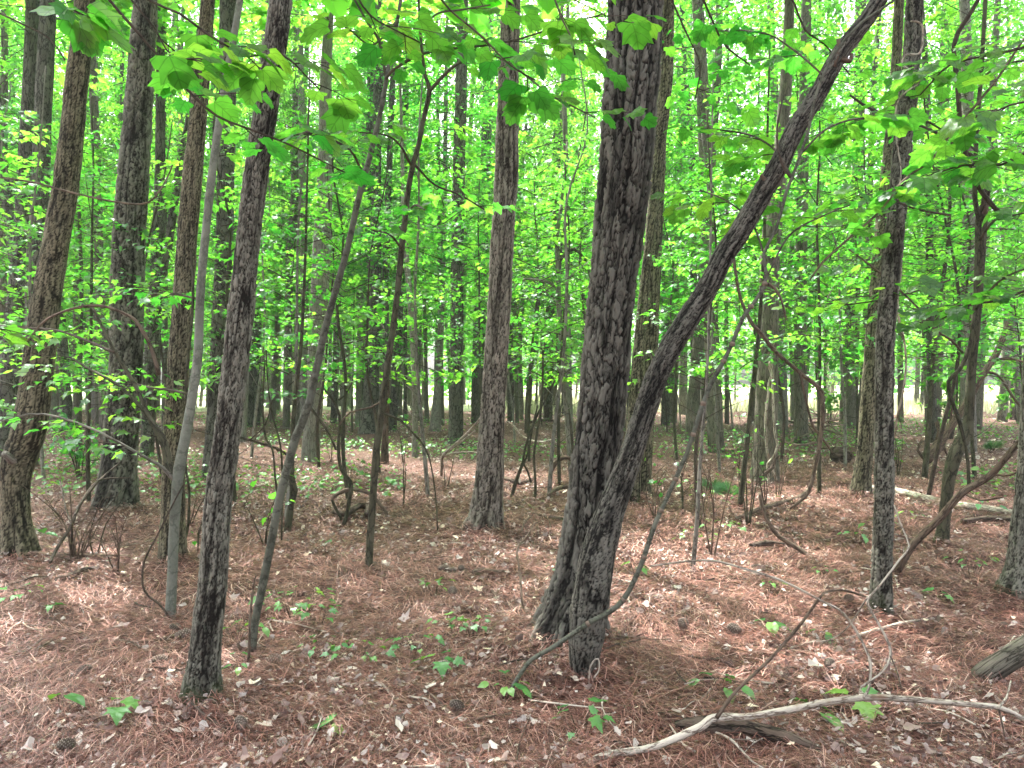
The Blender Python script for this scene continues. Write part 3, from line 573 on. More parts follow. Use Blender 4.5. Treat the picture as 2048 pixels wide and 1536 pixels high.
# branches reaching into the view from trees outside it
def overhang(label, s, D, D2, mat='twig', n=30, size=.14, side=.35, leaf='leaf_big', group=None, cat='branch', name='leafy_branch'):
    P = [W(q[0], q[1], D) for q in parse(s)]; org = P[0]
    mb = MB(); Q, r = make_limb(mb, s, D, D2, sides=7, seed=len(s))
    e = empty(name, org, label, cat, group); mb.build('stem', M[mat], e, origin=org)
    if n: leafy(e, Q, n, size, leaf, side, org, seed=len(bpy.data.objects))
    return e
overhang('long dark leafy twig slanting down over the thick flared pine top', '205,-40,7 219,0,6 267,55,6 314,109,5 366,171,5 434,232,5 513,263,4 580,290,4 640,320,3 690,345,3', 2.5, 2.9, n=45, side=.22, size=.098)
overhang('dark twig of big drooping leaves ending before the slender pine top', '280,-40,6 297,0,5 359,27,5 410,65,5 461,96,4 495,113,4 564,109,4 610,150,3 640,180,3', 2.2, 2.4, n=45, side=.2, size=.098)
overhang('thin twig with broad leaves crossing the thick flared pine near the top edge', '250,-30,5 263,0,4 308,55,4 330,95,3 342,106,3 375,118,3 425,125,3', 2.1, 2.2, n=20, side=.15, size=.095)
overhang('short twig with two broad bright leaves above the crooked trunk', '60,-40,4 90,-10,4 120,15,3 160,30,3', 2.1, 2.1, n=12, side=.12, size=.115)
overhang('bare dark twig dropping across the two crossing pines', '-20,20,5 0,27,4 44,48,4 99,77,3 130,120,3', 3.0, 3.0, n=0)
overhang('drooping twig of large shaded leaves against the biggest pine', '1090,-40,5 1110,0,4 1125,40,4 1140,70,3 1150,110,3', 2.8, 2.8, n=15, side=.15, size=.13)
overhang('horizontal spray of broad leaves hanging before the middle pine top', '860,-30,4 900,20,4 960,70,4 1020,130,3 1070,160,3', 3.0, 3.2, n=30, side=.3, size=.11)
overhang('leafy bough with lobed leaves filling the corner beyond the curvy trunk', '2140,260,9 2060,300,7 2000,330,5 1930,330,4 1860,350,3', 4.2, 4.4, n=70, side=.4, size=.13)
overhang('upper leafy bough over the dark straight pine top', '2140,40,8 2060,90,6 1980,110,5 1900,130,4 1840,190,3', 4.6, 4.8, n=70, side=.45, size=.13)
overhang('low leafy bough reaching in beside the pine cut off by the frame', '2140,560,8 2080,570,6 2000,600,5 1940,610,4 1880,640,3', 5.0, 5.4, n=60, side=.45, size=.13)
overhang('light green twig of lobed leaves above the bent pine stub', '1560,-40,5 1590,10,4 1610,60,4 1650,90,3 1700,150,3', 5.2, 5.4, n=40, side=.4, size=.12)
overhang('high leafy twig in the gap between biggest pine and bent pine top', '1390,-40,5 1420,30,4 1450,90,4 1500,130,3', 4.4, 4.8, n=40, side=.35, size=.10)
overhang('second high leafy twig with rounder leaves under the first by the bent pine', '1330,-30,4 1370,60,4 1400,130,3 1390,200,3', 5.0, 5.2, n=35, side=.35, size=.10)
overhang('yellowish spray of lobed leaves before the dark straight pine, halfway up', '1900,430,5 1840,420,4 1780,400,3 1720,395,3', 5.0, 4.8, n=45, side=.35, size=.11)
overhang('low spray of lobed leaves before the ridged brown trunk', '1900,560,4 1840,580,4 1760,600,3 1690,610,3', 5.6, 5.4, n=40, side=.4, size=.11)
overhang('hanging leafy twig in the upper corner beyond the curvy trunk', '2120,180,6 2070,200,5 2020,210,4 1960,240,3', 3.9, 4.1, n=40, side=.3, size=.12)
overhang('thin leafy twig above the forked sapling fork', '700,-30,4 740,30,4 790,60,3 850,90,3', 3.2, 3.4, n=35, side=.28, size=.10)
overhang('small pale green leaf spray at the edge below the two crossing pines', '-60,640,4 -20,655,3 10,668,2', 2.4, 2.4, n=7, side=.08, size=.07)
overhang('thin sagging bramble stem stretched between the crooked trunk and thin pine', '-30,352,4 0,355,4 68,365,4 147,386,4 239,405,4 297,405,4 331,362,3 345,330,3', 5.6, 5.6, n=0, cat='vine', name='bramble_stem', mat='brown')
overhang('long thin diagonal twig rising across the dark straight pine', '1620,560,3 1645,525,5 1700,475,5 1758,424,5 1806,362,5 1861,321,5 1895,277,5 1956,205,5 1997,154,5 2045,82,5 2090,20,5', 4.5, 4.8, n=0, mat='brown')
overhang('dark limb slanting down past the dark straight pine into the curvy trunk', '1700,190,4 1744,219,6 1826,246,6 1895,277,6 1943,311,7 1973,349,7', 6.6, 6.9, n=25, side=.4)
overhang('twisting black vine hanging beside the curvy trunk', '1960,-40,8 1956,0,8 1929,44,9 1908,89,9 1915,171,9 1922,256,9 1936,325,9 1963,383,10 1997,424,9', 6.2, 6.6, n=0, mat='twig', cat='vine', name='woody_vine')

# ------------------------------------------------------------------ background trees and understory
rnd = random.Random(7); nrs = np.random.default_rng(7)
def bg_trunk(k, bark):
    rr = np.random.default_rng(200 + k); mb = MB(); H = 19; x = rr.normal(0, .1, 6).cumsum() * .8; y = rr.normal(0, .1, 6).cumsum() * .8
    zs = np.linspace(-.3, H, 6); P = np.stack((x - x[0], y - y[0], zs), -1); P[1:, :2] += 0
    tube(mb, P, np.array((.19, .15, .14, .125, .10, .05)), 10, .7, seed=k, wob=.08)
    for j in range(5):
        z = rr.uniform(3, 11); a = rr.uniform(0, 6.28); L = rr.uniform(.5, 1.8)
        tube(mb, [(np.interp(z, zs, P[:, 0]), np.interp(z, zs, P[:, 1]), z), (math.cos(a) * L, math.sin(a) * L, z + L * rr.uniform(-.1, .5))], [.02, .006], 4, .4, cap=False)
    return mb.mesh('trunk', [M[bark]])
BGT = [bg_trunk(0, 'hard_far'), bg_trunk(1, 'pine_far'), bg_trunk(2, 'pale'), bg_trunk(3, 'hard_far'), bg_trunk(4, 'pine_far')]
def mkcopy(root, kids, loc, rz, sc, lean, label, group):
    r = root.copy(); COL.objects.link(r); r.location = loc; r.rotation_euler = (lean[0], lean[1], rz); r.scale = (sc[0], sc[0], sc[1]); r['label'] = label; r['group'] = group
    for k in kids:
        c = k.copy(); COL.objects.link(c); c.parent = r
    return r
occ = [(o.location.x, o.location.y) for o in TREES.values()]
def free(x, y, d):
    return all((x - a) ** 2 + (y - b) ** 2 > d * d for a, b in occ)
protos = {}
MARK = [(95, 'the crooked trunk'), (257, 'the thick flared pine'), (485, 'the slender plated pine'), (672, 'the leaning sapling'), (795, 'the forked sapling'), (1000, 'the middle pine'), (1222, 'the biggest pine'), (1538, 'the vine draped trunk'), (1775, 'the dark straight pine')]
BGL = []
def sector(x, y):
    px = 1024 + x / y * F
    if px < MARK[0][0]: return 0, 'beyond ' + MARK[0][1]
    for i in range(len(MARK) - 1):
        if px < MARK[i + 1][0]: return i + 1, 'between ' + MARK[i][1] + ' and ' + MARK[i + 1][1][4:]
    return 9, 'beyond ' + MARK[-1][1]
def finish_labels():
    g = {}
    for o, stem_, grp in BGL:
        x, y = o.location.x, o.location.y; k, t = sector(x, y); g.setdefault((stem_, grp, k, t), []).append((x / y, o))
    ords = 'first second third fourth fifth sixth seventh eighth ninth tenth eleventh twelfth thirteenth fourteenth fifteenth sixteenth seventeenth eighteenth nineteenth twentieth'.split()
    for (stem_, grp, k, t), L in g.items():
        L.sort(key=lambda a: a[0])
        for i, (_, o) in enumerate(L):
            o['label'] = (stem_ if len(L) == 1 else stem_ + ' ' + ords[min(i, 19)] + ' from left') + ' ' + t; o['group'] = grp
def bgtree(kind, x, y, sc, group, label):
    ti, ci, nm = kind
    z = float(gz(x, y)) - .05
    lean = (rnd.gauss(0, .02), rnd.gauss(.03, .03)); rz = rnd.uniform(0, 6.28)
    if kind not in protos:
        r = empty(nm, (x, y, z), label, 'tree', group); r.rotation_euler = (lean[0], lean[1], rz); r.scale = (sc[0], sc[0], sc[1])
        t = bpy.data.objects.new('trunk', BGT[ti]); COL.objects.link(t); t.parent = r
        c = bpy.data.objects.new('crown', FARC[ci]); COL.objects.link(c); c.parent = r; c.location = (0, 0, 4.2)
        protos[kind] = (r, [t, c])
    else:
        r = mkcopy(*protos[kind], (x, y, z), rz, sc, lean, label, group)
    BGL.append((r, label, group))
    occ.append((x, y))
n = 0; tries = 0
while n < 235 and tries < 16000:
    tries += 1
    y = 17 + 45 * rnd.random() ** .8; x = rnd.uniform(-1, 1) * (.69 * y + 1)
    if x > 3 and y > 34 and rnd.random() < .8: continue
    if not free(x, y, 1.15 if y > 25 else 1.9): continue
    k = rnd.randrange(5); kind = (k, (k * 2 + n // 5) % 5, 'pine_tree' if k in (1, 4) else 'hardwood_tree')
    far = y > 34
    if kind[2] == 'pine_tree': lab, grp = (('far dim pine', 'pines deep in the wood') if far else ('dark pine farther in', 'pines in the middle distance'))
    else: lab, grp = (('far slim tree', 'hardwoods deep in the wood') if far else ('grey hardwood farther in', 'hardwoods in the middle distance'))
    s = rnd.uniform(.4, 1.1); bgtree(kind, x, y, (s, rnd.uniform(.85, 1.15)), grp, lab); n += 1
# understory trees with layered leaves
def sap_trunk(k):
    rr = np.random.default_rng(300 + k); mb = MB(); zs = np.linspace(-.2, 6, 7); x = rr.normal(0, .09, 7).cumsum(); y = rr.normal(0, .09, 7).cumsum()
    tube(mb, np.stack((x - x[0], y - y[0], zs), -1), np.linspace(.032, .008, 7), 8, .25, seed=k, wob=.1)
    for j in range(12):
        z = rr.uniform(.6, 4.5); a = rr.uniform(0, 6.28); L = rr.uniform(.3, 1.0); b = np.array((np.interp(z, zs, x - x[0]), np.interp(z, zs, y - y[0]), z)); d = np.array((math.cos(a), math.sin(a), rr.uniform(.1, .8)))
        tube(mb, [b, b + d * L * .5 + rr.normal(0, .05, 3), b + d * L], [.008, .005, .002], 4, .15, cap=False)
    return mb.mesh('trunk', [M[('dark', 'pale', 'twig')[k % 3]]])
SAT = [sap_trunk(k) for k in range(6)]
sapp = {}
def sapling(k, far, x, y, sc, label, group=None):
    z = float(gz(x, y)); key = (k % 6, k % 4, far)
    if key not in sapp:
        r = empty('understory_sapling', (x, y, z), label, 'sapling', group)
        t = bpy.data.objects.new('trunk', SAT[k % 6]); COL.objects.link(t); t.parent = r
        c = bpy.data.objects.new('crown', (UNDF if far else UND)[k % 4]); COL.objects.link(c); c.parent = r
        r.rotation_euler = (0, .05, rnd.uniform(0, 6.28)); r.scale = (sc, sc, sc); sapp[key] = (r, [t, c])
    else:
        r = mkcopy(*sapp[key], (x, y, z), rnd.uniform(0, 6.28), (sc, sc), (0, .05), label, group or ''); 
        if not group and 'group' in r: del r['group']
    occ.append((x, y)); return r
NS = [  # px x, distance, scale, label
 (1120, 11.5, 1.05, 'bright yellow green layered maple glowing behind the middle pine and biggest pine'),
 (1095, 10.4, 1.15, 'tall glowing maple sapling nearest behind the gap of middle and biggest pine'),
 (1150, 12.6, 1.2, 'third bright layered maple filling the same gap, farther back'),
 (470, 9.8, 1.05, 'layered maple sapling showing on both sides of the slender pine'),
 (40, 7.6, .9, 'low layered maple before the crooked trunk edge'),
 (1185, 14.5, 1.1, 'second bright layered maple showing close beside the biggest pine'),
 (1060, 15.5, 1.1, 'leafy layered sapling just past the middle pine and its thin curved neighbour'),
 (860, 10.5, 1.1, 'yellow green layered maple spreading between forked sapling and middle pine'),
 (760, 13.0, 1.1, 'layered sapling in leaf behind the forked dark sapling'),
 (700, 10.0, 1.0, 'layered maple beside the long leaning sapling at chest height'),
 (570, 8.6, .95, 'low layered maple just past the slender plated pine'),
 (640, 14.0, 1.1, 'leafy sapling in front of the broad grey hardwood'),
 (180, 9.8, 1.0, 'leafy sapling between the crooked trunk and thick flared pine'),
 (90, 12.5, 1.2, 'leafy sapling over the two crossing pines'),
 (330, 12.0, 1.1, 'leafy sapling behind the thick flared pine and mossy ridged trunk'),
 (-60, 9.0, 1.2, 'leafy sapling reaching in past the crooked trunk from the edge'),
 (1440, 13.5, 1.15, 'leafy sapling beyond the bent pine and knobbly sapling'),
 (1400, 9.5, .95, 'low bright sapling under the bent pine'),
 (1640, 10.5, 1.1, 'leafy sapling between vine draped trunk and ridged brown trunk'),
 (1690, 14.5, 1.2, 'leafy sapling before the trunk with the broken side stub'),
 (1850, 10.5, 1.1, 'dense leafy sapling behind the dark straight pine'),
 (1950, 12.5, 1.2, 'dense leafy sapling behind the curvy trunk'),
 (2050, 9.5, 1.1, 'leafy sapling behind the pine cut off by the frame'),
 (1560, 16.0, 1.2, 'leafy sapling just behind the dark slim trunk'),
 (960, 17.0, 1.2, 'leafy sapling behind the middle pine'),
 (500, 16.0, 1.25, 'leafy sapling behind the slender plated pine'),
]
for i, (px, D, sc, lab) in enumerate(NS):
    sapling(i, False, (px - 1024) * D / F, D, sc * .9, lab)
n = 0; tries = 0
while n < 46 and tries < 5000:
    tries += 1
    y = 15 + 34 * rnd.random(); x = rnd.uniform(-1, 1) * (.69 * y + 1)
    if x > 3 and y > 30 and rnd.random() < .8: continue
    if not free(x, y, 1.2): continue
    BGL.append((sapling(n, True, x, y, rnd.uniform(.75, 1.25), 'small leafy sapling well back', 'leafy saplings well back in the wood'), 'leafy sapling well back', 'leafy saplings well back in the wood')); n += 1
finish_labels()
# far wood: foliage beyond the field that reads as one mass
mb = MB(); N = 52000
x = nrs.uniform(-105, 105, N); y = 74 + 26 * nrs.random(N) + np.where(x > 0, 14, 0); z = 30 * nrs.random(N) ** .9 * (0.75 + .25 * np.sin(x * .21) * np.sin(x * .083 + 1))
keep = vnoise(np.stack((x * .22, y * .1, z * .22), -1), 3) > .44
P = np.stack((x, y, z), -1)[keep]
leaves(mb, nrs, P, .75, SIMPLE, None, .6)
tag(mb.build('far_woods', M['leaf_far']), 'mass of sunlit green woodland foliage beyond the clearing', 'woodland', kind='stuff')

# ------------------------------------------------------------------ ground
ys = np.concatenate((np.linspace(-30, 1.5, 22)[:-1], np.linspace(1.5, 12, 230)[:-1], np.geomspace(12, 900, 110)))
us = np.linspace(-1, 1, 260); us = np.sign(us) * np.abs(us) ** 1.25
X = us[None, :] * (14 + np.maximum(ys, 0)[:, None] * 1.25); Y = np.tile(ys[:, None], (1, len(us)))
Z = gz(X, Y) + .012 * (vnoise(np.stack((X.ravel() * 6, Y.ravel() * 6, X.ravel() * 0), -1), 2).reshape(X.shape) - .5) * 2
mb = MB(); a, b = X.shape; i = np.arange(a - 1)[:, None] * b; j = np.arange(b - 1)[None]
mb.add(np.stack((X, Y, Z), -1).reshape(-1, 3), [np.stack((i + j, i + j + 1, i + b + j + 1, i + b + j), -1).reshape(-1, 4)])
tag(mb.build('ground', M['ground']), 'forest floor of rust brown pine needles and dead leaves', None, kind='structure')

# pine straw: 3-point curved slivers lying on the floor
def scatter(n, y0, y1, rng, pw=1.0):
    y = y0 * (y1 / y0) ** (rng.random(n) ** pw); x = rng.uniform(-1, 1, n) * (.72 * y + .5); return x, y
rng = np.random.default_rng(5); mb = MB(); n = 210000
x, y = scatter(n, 2.6, 15, rng, .95)
fl = vnoise(np.stack((x * .8, y * .8, x * 0), -1), 8) * 6.28 * 1.2
a = fl + rng.normal(0, .9, n); L = rng.uniform(.07, .2, n); wd = np.clip(y * .00055, .0018, .006) * rng.uniform(.7, 1.4, n)
z = gz(x, y) + rng.uniform(.0, .05, n) + .03 * (vnoise(np.stack((x * 5, y * 5, x * 0), -1), 33) - .3); dx, dy = np.cos(a), np.sin(a); tl = rng.normal(0, .2, n); bend = rng.normal(0, .16, n)
p0 = np.stack((x, y, z), -1); d = np.stack((dx, dy, tl), -1); sd = np.stack((-dy, dx, 0 * dx), -1)
p1 = p0 + d * (L / 2)[:, None] + sd * (bend * L * .5)[:, None]; p2 = p0 + d * L[:, None] + np.array((0, 0, -1)) * (np.abs(tl) * L)[:, None]
wd = wd * 1.15; hw = wd[:, None] / 2
V = np.stack((p0 - sd * hw, p0 + sd * hw, p1 - sd * hw + np.array((0, 0, .004)), p1 + sd * hw + np.array((0, 0, .004)), p2 - sd * hw * .4, p2 + sd * hw * .4), 1).reshape(-1, 3)
i = np.arange(n)[:, None] * 6
mb.add(V, [np.concatenate((i + np.array((0, 1, 3, 2)), i + np.array((2, 3, 5, 4))))], tint=np.tile(rng.beta(1.1, 1.5, n), 2), smooth=False)
tag(mb.build('pine_straw', M['needle']), 'loose layer of long rust coloured fallen pine needles', 'pine straw', kind='stuff')
# dead leaves: torn, curled pieces of many shapes
def scrap(k):
    r_ = np.random.default_rng(900 + k); m = 9; a = np.arange(m) * 2 * math.pi / m + r_.normal(0, .16, m)
    rad = .5 * r_.uniform(.45, 1.15, m); x = rad * np.cos(a) * r_.uniform(.6, 1); y = .5 + rad * np.sin(a)
    v, f = fan(list(zip(x, y)), (0, .5)); ax = r_.uniform(0, 3.14); u = v[:, 0] * math.cos(ax) + (v[:, 1] - .5) * math.sin(ax)
    v[:, 2] = r_.uniform(.4, 1.4) * u * u + r_.normal(0, .05, len(v)); return v, f
mb = MB(); n = 85000; x, y = scatter(n, 2.7, 45, rng, .9)
k = rng.random(n) < .15 + 1.25 * smooth(.3, .75, vnoise(np.stack((x * 1.1, y * 1.1, x * 0), -1), 61)) * vnoise(np.stack((x * 4, y * 4, x * 0), -1), 62) * 1.6; x, y = x[k], y[k]; n = len(x)
P = np.stack((x, y, gz(x, y) + rng.uniform(.012, .062, n)), -1)
sz = (.017 + .046 * rng.random(n) ** 2.4) * (1 + np.clip(y - 5, 0, 12) * .06)
cv = MAPLEF[0].copy(); cv[:, 2] *= -1.3; SH = [scrap(k) for k in range(12)] + [(cv, MAPLEF[1])]
cut = np.linspace(0, n * 1.0, len(SH) + 1).astype(int); cut[-2] = n - 260; perm = rng.permutation(n); P = P[perm]; sz = sz[perm]
for k, tm in enumerate(SH):
    s_ = slice(cut[k], cut[k + 1]); leaves(mb, rng, P[s_], sz[s_] * (1.15 if k == 12 else 1), tm, None, .45, tint=rng.beta(1.7, 1.7, len(P[s_])))
tag(mb.build('leaf_litter', M['litter']), 'scattered curled dead leaves on the pine needle floor', 'leaf litter', kind='stuff')
# low ground cover farther in
mb = MB(); n = 26000; x, y = scatter(n, 10, 48, rng, .8)
k = vnoise(np.stack((x * .35, y * .35, x * 0), -1), 21) + .08 * (x < 0) > .58; x, y = x[k], y[k]
P = np.stack((x, y, gz(x, y) + rng.uniform(.03, .28, len(x))), -1)
leaves(mb, rng, P, .075, SIMPLE, None, .35)
tag(mb.build('ground_cover', M['seedling']), 'patchy low green plants among the farther trunks', 'ground cover', kind='stuff')
mb = MB(); n = 14000; y = rng.uniform(40, 75, n); x = rng.uniform(-.05, 1, n) * .75 * y
P = np.stack((x, y, gz(x, y)), -1); up = rng.normal(0, .25, (n, 3)) + np.array((0, 0, 1))
leaves(mb, rng, P, .55, (np.array([(-.06, 0, 0), (.06, 0, 0), (0, 1, .1)]), np.array([(0, 1, 2)])), up, .15, up=np.tile((0, -1.0, 0), (n, 1)))
M['straw'] = litter_mat('pale_grass', [(0, (.30, .36, .16)), (.5, (.52, .52, .34)), (1, (.68, .64, .48))], .7, .4)
tag(mb.build('field_grass', M['straw']), 'tall pale grass in the sunny clearing beyond the trees', 'grass', kind='stuff')

# ------------------------------------------------------------------ things on the floor
def stick(label, s, mat='brown', cat='fallen branch', name='fallen_branch', lift=0.0, twigs=(), D=None, D2=None, sides=8, wob=.12, seed=1, group=None):
    """points lie on the ground where D is None (x,y,w[,height m]); otherwise at distance D..D2"""
    def conv(s):
        p = parse(s); P = []; r = []
        for i, q in enumerate(p):
            if D is None:
                up = q[3] if len(q) > 3 else 0.0; d = GD(q[1] + 0)
                if up: d = F * (EYE - up) / max(q[1] - HOR, 8)
                rad = q[2] * d / F / 2; X = (q[0] - 1024) * d / F
                P.append((X, d, (up if up else float(gz(X, d)) + rad * .8 + lift + .03)))
            else:
                d = D + ((D2 or D) - D) * i / max(1, len(p) - 1); rad = q[2] * d / F / 2; P.append(W(q[0], q[1], d))
            r.append(rad)
        return np.array(P), np.array(r)
    P, r = conv(s); mb = MB(); st = max(.012, float(np.median(r)) * 1.2)
    Q, rr = tube(mb, P, r, sides, st, wob=wob, seed=seed)
    if not twigs:
        return tag(mb.build(name, M[mat], None, origin=P[0]), label, cat, group)
    e = empty(name, P[0], label, cat, group); mb.build('stem', M[mat], e, origin=P[0])
    for tw in twigs:
        m2 = mat
        if isinstance(tw, tuple): tw, m2 = tw
        a, b = conv(tw); mb = MB(); tube(mb, a, b, 6, st * 1.5, wob=.08, seed=seed + 3); mb.build('side_branch', M[m2], e, origin=P[0])
    return e
stick('long pale fallen limb lying across the nearest floor with dead side branches', '1090,1590,15 1165,1536,15 1210,1511,15 1295,1497,14 1348,1478,15 1399,1455,17 1430,1436,17 1495,1433,14 1587,1418,14 1656,1404,13 1741,1395,13 1826,1399,12 1929,1408,11 1997,1415,11 2048,1438,10 2120,1470,9', 'dead', D=3.02, D2=3.3, wob=.1,
      twigs=[('1433,1436,9 1470,1385,7 1540,1318,7 1600,1250,6 1640,1195,6 1655,1183,5 1690,1181,5 1735,1195,4', 'brown'), '1728,1395,7 1738,1375,6 1741,1330,6 1730,1295,5 1690,1230,5 1640,1200,5 1560,1160,5 1480,1135,5 1430,1122,5 1380,1122,4 1300,1132,4',
             '1722,1375,5 1765,1342,5 1782,1305,6 1765,1262,5 1742,1222,5 1735,1200,5 1760,1170,4 1800,1118,4 1818,1092,4 1800,1045,3 1788,1010,3', '1780,1310,4 1795,1345,3 1802,1375,3', '1997,1415,6 2012,1395,4 2022,1362,3', '1997,1415,5 2005,1450,4 2010,1475,3', '1735,1195,4 1690,1260,3 1640,1290,3'])
stick('thin pale stick running over the floor toward the pine cut off by the frame', '1580,1316,6 1630,1300,7 1680,1285,6 1800,1256,6 1870,1240,5 1935,1224,4', 'dead')
stick('wet dark rotten log under the pale fallen limb', '1352,1484,22 1400,1490,36 1480,1502,38 1560,1516,34 1640,1530,20', 'rot', cat='log', name='rotten_log', wob=.25, sides=18)
stick('mossy green grey log end entering beside the pale fallen limb', '1962,1356,40 1985,1340,46 2048,1300,46 2130,1250,46 2260,1170,44', 'hard_far', cat='log', name='leaning_log', D=4.05, D2=3.9, sides=18)
stick('dark leaning dead branch resting by the foot of the dark straight pine', '1786,1152,12 1800,1135,14 1826,1090,15 1878,1038,15 1925,985,15 1980,951,14 2031,893,12 2090,830,10', 'brown', D=6.2, D2=5.6, name='leaning_branch', twigs=['1925,985,6 1960,1000,4 2005,995,3', '1985,948,7 2020,950,4 2060,930,3'])
stick('long pale log on the floor behind the dark straight pine and curvy trunk', '1738,985,14 1800,993,16 1850,1005,16 1910,1018,15 1960,1026,14 2048,1040,13 2120,1052,12', 'dead', cat='log', name='fallen_log', sides=12)
stick('dark short log beside the far end of the long pale log', '1925,1052,12 1985,1048,13 2060,1052,12', 'rot', cat='log', name='fallen_log')
stick('weathered grey stick lying below the crooked trunk', '-20,1085,5 20,1108,6 60,1118,6 120,1119,7 200,1118,8 260,1119,6', 'brown', twigs=['60,1118,5 110,1123,4 160,1130,3'])
stick('thin black stick in a loop at the left edge of the floor', '-20,1316,5 20,1322,6 60,1325,7 90,1312,6 118,1286,5', 'brown', twigs=['20,1322,4 60,1318,5 84,1290,5 70,1268,4 30,1252,4 -20,1245,3'])
stick('broken grey stick with a splintered end near the foot of the slender pine', '250,1300,4 300,1292,5 345,1278,6 400,1258,4', 'brown')
stick('brown curved stick in the needles below the slender pine', '370,1425,5 400,1447,6 440,1465,7 500,1474,6 570,1480,4', 'twig')
stick('long thin pale twig slanting through the needles below the middle of the floor', '822,1374,4 860,1405,5 900,1440,5 945,1478,5 975,1520,5 990,1560,4', 'brown')
stick('short forked pale stick among needles near the low seedlings', '690,1392,5 730,1386,6 760,1385,6 782,1400,6 790,1412,5', 'dead')
stick('short thick curved stick in the sunny needle patch', '946,1157,9 965,1152,11 990,1154,10 1008,1156,8', 'brown')
stick('pale leaning pair of broken stems against the middle pine foot', '883,950,6,0.01 884,930,6 887,910,6,0.55 920,880,5,0.85 958,840,5,1.2 975,800,4,1.5', 'dead', D=11.0, D2=9.5, name='broken_stem', twigs=['886,912,5 900,908,5 930,904,4 970,906,4', '887,912,4 915,890,4 950,862,3'])
stick('dark humped root like limb on the floor behind the forked sapling', '668,1038,8 690,1043,12 705,1036,14 720,1030,12 736,1030,13 733,1045,12', 'rot', name='fallen_limb', lift=.04)
stick('brown hoop shaped vine arching over the dark humped limb', '664,1000,6 672,990,7 690,981,8 710,979,8 735,985,8 752,1000,8 768,1018,7 780,1036,6', 'brown', D=8.9, name='arched_vine', cat='vine')
stick('winding dark vine stem climbing from the humped limb past the leaning sapling', '688,1048,9 693,1030,8 698,1005,8 702,968,9 690,950,8 680,930,7 677,890,7 680,850,6 676,820,5 662,795,5 645,775,4', 'dark', D=8.4, name='woody_vine', cat='vine', twigs=['677,800,4 690,790,3 705,765,3', '664,1000,6 672,1018,6 684,1040,6'])
stick('dark arch shaped dead root beside the biggest pine', '1098,956,7 1104,940,8 1113,923,9 1128,915,9 1142,918,8 1152,928,7', 'brown', D=11.8, name='arched_root', twigs=[])
stick('low curved brown limb touching the ground near the biggest pine', '1096,1006,6 1108,996,8 1125,990,9 1150,989,8', 'brown', name='fallen_limb', lift=.05)
stick('mossy log piece hidden behind the middle pine foot', '1006,962,8 1022,966,9 1034,972,8 1050,972,7 1068,963,6', 'rot', cat='log', name='fallen_log')
stick('pale crooked twig pile spreading before the gap of middle and biggest pine', '1010,1016,3 1040,1020,4 1058,1035,4 1068,1045,5 1090,1048,5 1130,1052,5', 'brown', twigs=['1068,1045,4 1066,1025,4 1050,1010,3', '1068,1045,4 1050,1065,4 1042,1080,4', '1068,1045,3 1075,1065,3 1078,1085,2', '1090,1048,3 1100,1062,3 1098,1085,2'])
stick('three thin dark stems rising together right of the middle pine', '1020,1002,5 1030,965,5 1045,925,5 1052,890,5 1070,840,5 1090,800,4 1110,760,4', 'dark', D=10.5, name='dark_sapling', twigs=['1026,990,4 1040,945,4 1056,905,4 1066,850,4 1076,810,3', '1046,926,4 1056,945,4 1062,965,4'])
stick('slim upright stem with a bent foot between middle and biggest pine', '1066,1006,6 1071,985,6 1070,950,5 1068,910,5 1075,860,5 1084,800,5 1086,700,4', 'dark', D=10.2, name='thin_stem', cat='sapling')
stick('pale arched vine looping behind the gap of middle and biggest pine', '1012,842,4 1030,855,4 1040,868,4 1060,880,4 1085,884,4 1105,881,4 1118,895,4 1126,915,3', 'dead', D=12.3, name='arched_vine', cat='vine')
stick('thin dead stems crossing low behind the leaning sapling', '480,875,5 520,886,5 560,900,5 590,925,4', 'rot', D=10.5, name='dead_branch', cat='branch', twigs=['500,880,3 530,850,3 545,800,2'])
stick('two whip thin stems rising beside the leaning sapling foot', '557,1000,4 551,960,4 545,900,4 530,870,4 526,800,3 530,720,3', 'dark', D=7.0, name='thin_stem', cat='sapling', twigs=['563,1080,4 564,1000,4 562,900,4 545,830,4 536,770,3 532,700,3'])
stick('short dead stem hugging the foot of the leaning sapling', '494,1345,6 498,1300,6 500,1240,5 506,1180,4 512,1150,3', 'brown', D=4.15, name='thin_stem', cat='sapling')
stick('black wiry bramble bowing down between mossy trunk and grey sapling', '342,1240,4 320,1210,4 295,1190,4 285,1165,4 290,1120,4 320,1060,3 350,1000,3 375,955,2', 'twig', D=5.0, name='bramble_stem', cat='vine')
stick('dark bowed stem rising behind the mossy ridged trunk foot', '378,1113,6 370,1085,6 377,1040,6 378,980,5 372,940,5 368,900,4', 'dark', D=6.9, name='thin_stem', cat='sapling')
stick('dead slanting branch crossing behind the thick flared pine foot', '100,1125,6 115,1095,6 140,1055,6 160,1010,6 190,970,5 210,950,4 240,925,3', 'twig', D=6.4, D2=7.6, name='leaning_branch', twigs=['143,1050,4 130,1010,3 120,960,3', '150,1030,4 170,990,3 200,960,3 260,955,2', '143,1050,4 145,1100,4 143,1145,4'])
stick('broken brown branch lying behind the mossy ridged trunk', '265,915,5 290,908,6 320,890,6 350,875,4', 'brown', lift=.25)
stick('rotting brown stick half buried below the grey sapling', '110,1172,8 140,1165,14 170,1155,12 185,1148,6', 'rot')
stick('dark thick root limb curving into the needles before the vine draped trunk', '1519,985,7 1524,1010,7 1535,1040,8 1555,1070,9 1585,1090,10 1608,1105,11 1622,1118,12', 'brown', D=7.1, D2=6.85, name='woody_vine', cat='vine')
stick('leaning brown branch on the floor before the vine draped trunk', '1470,1048,7 1520,1035,9 1560,1020,9 1600,1004,8 1618,990,6', 'brown', lift=.02)
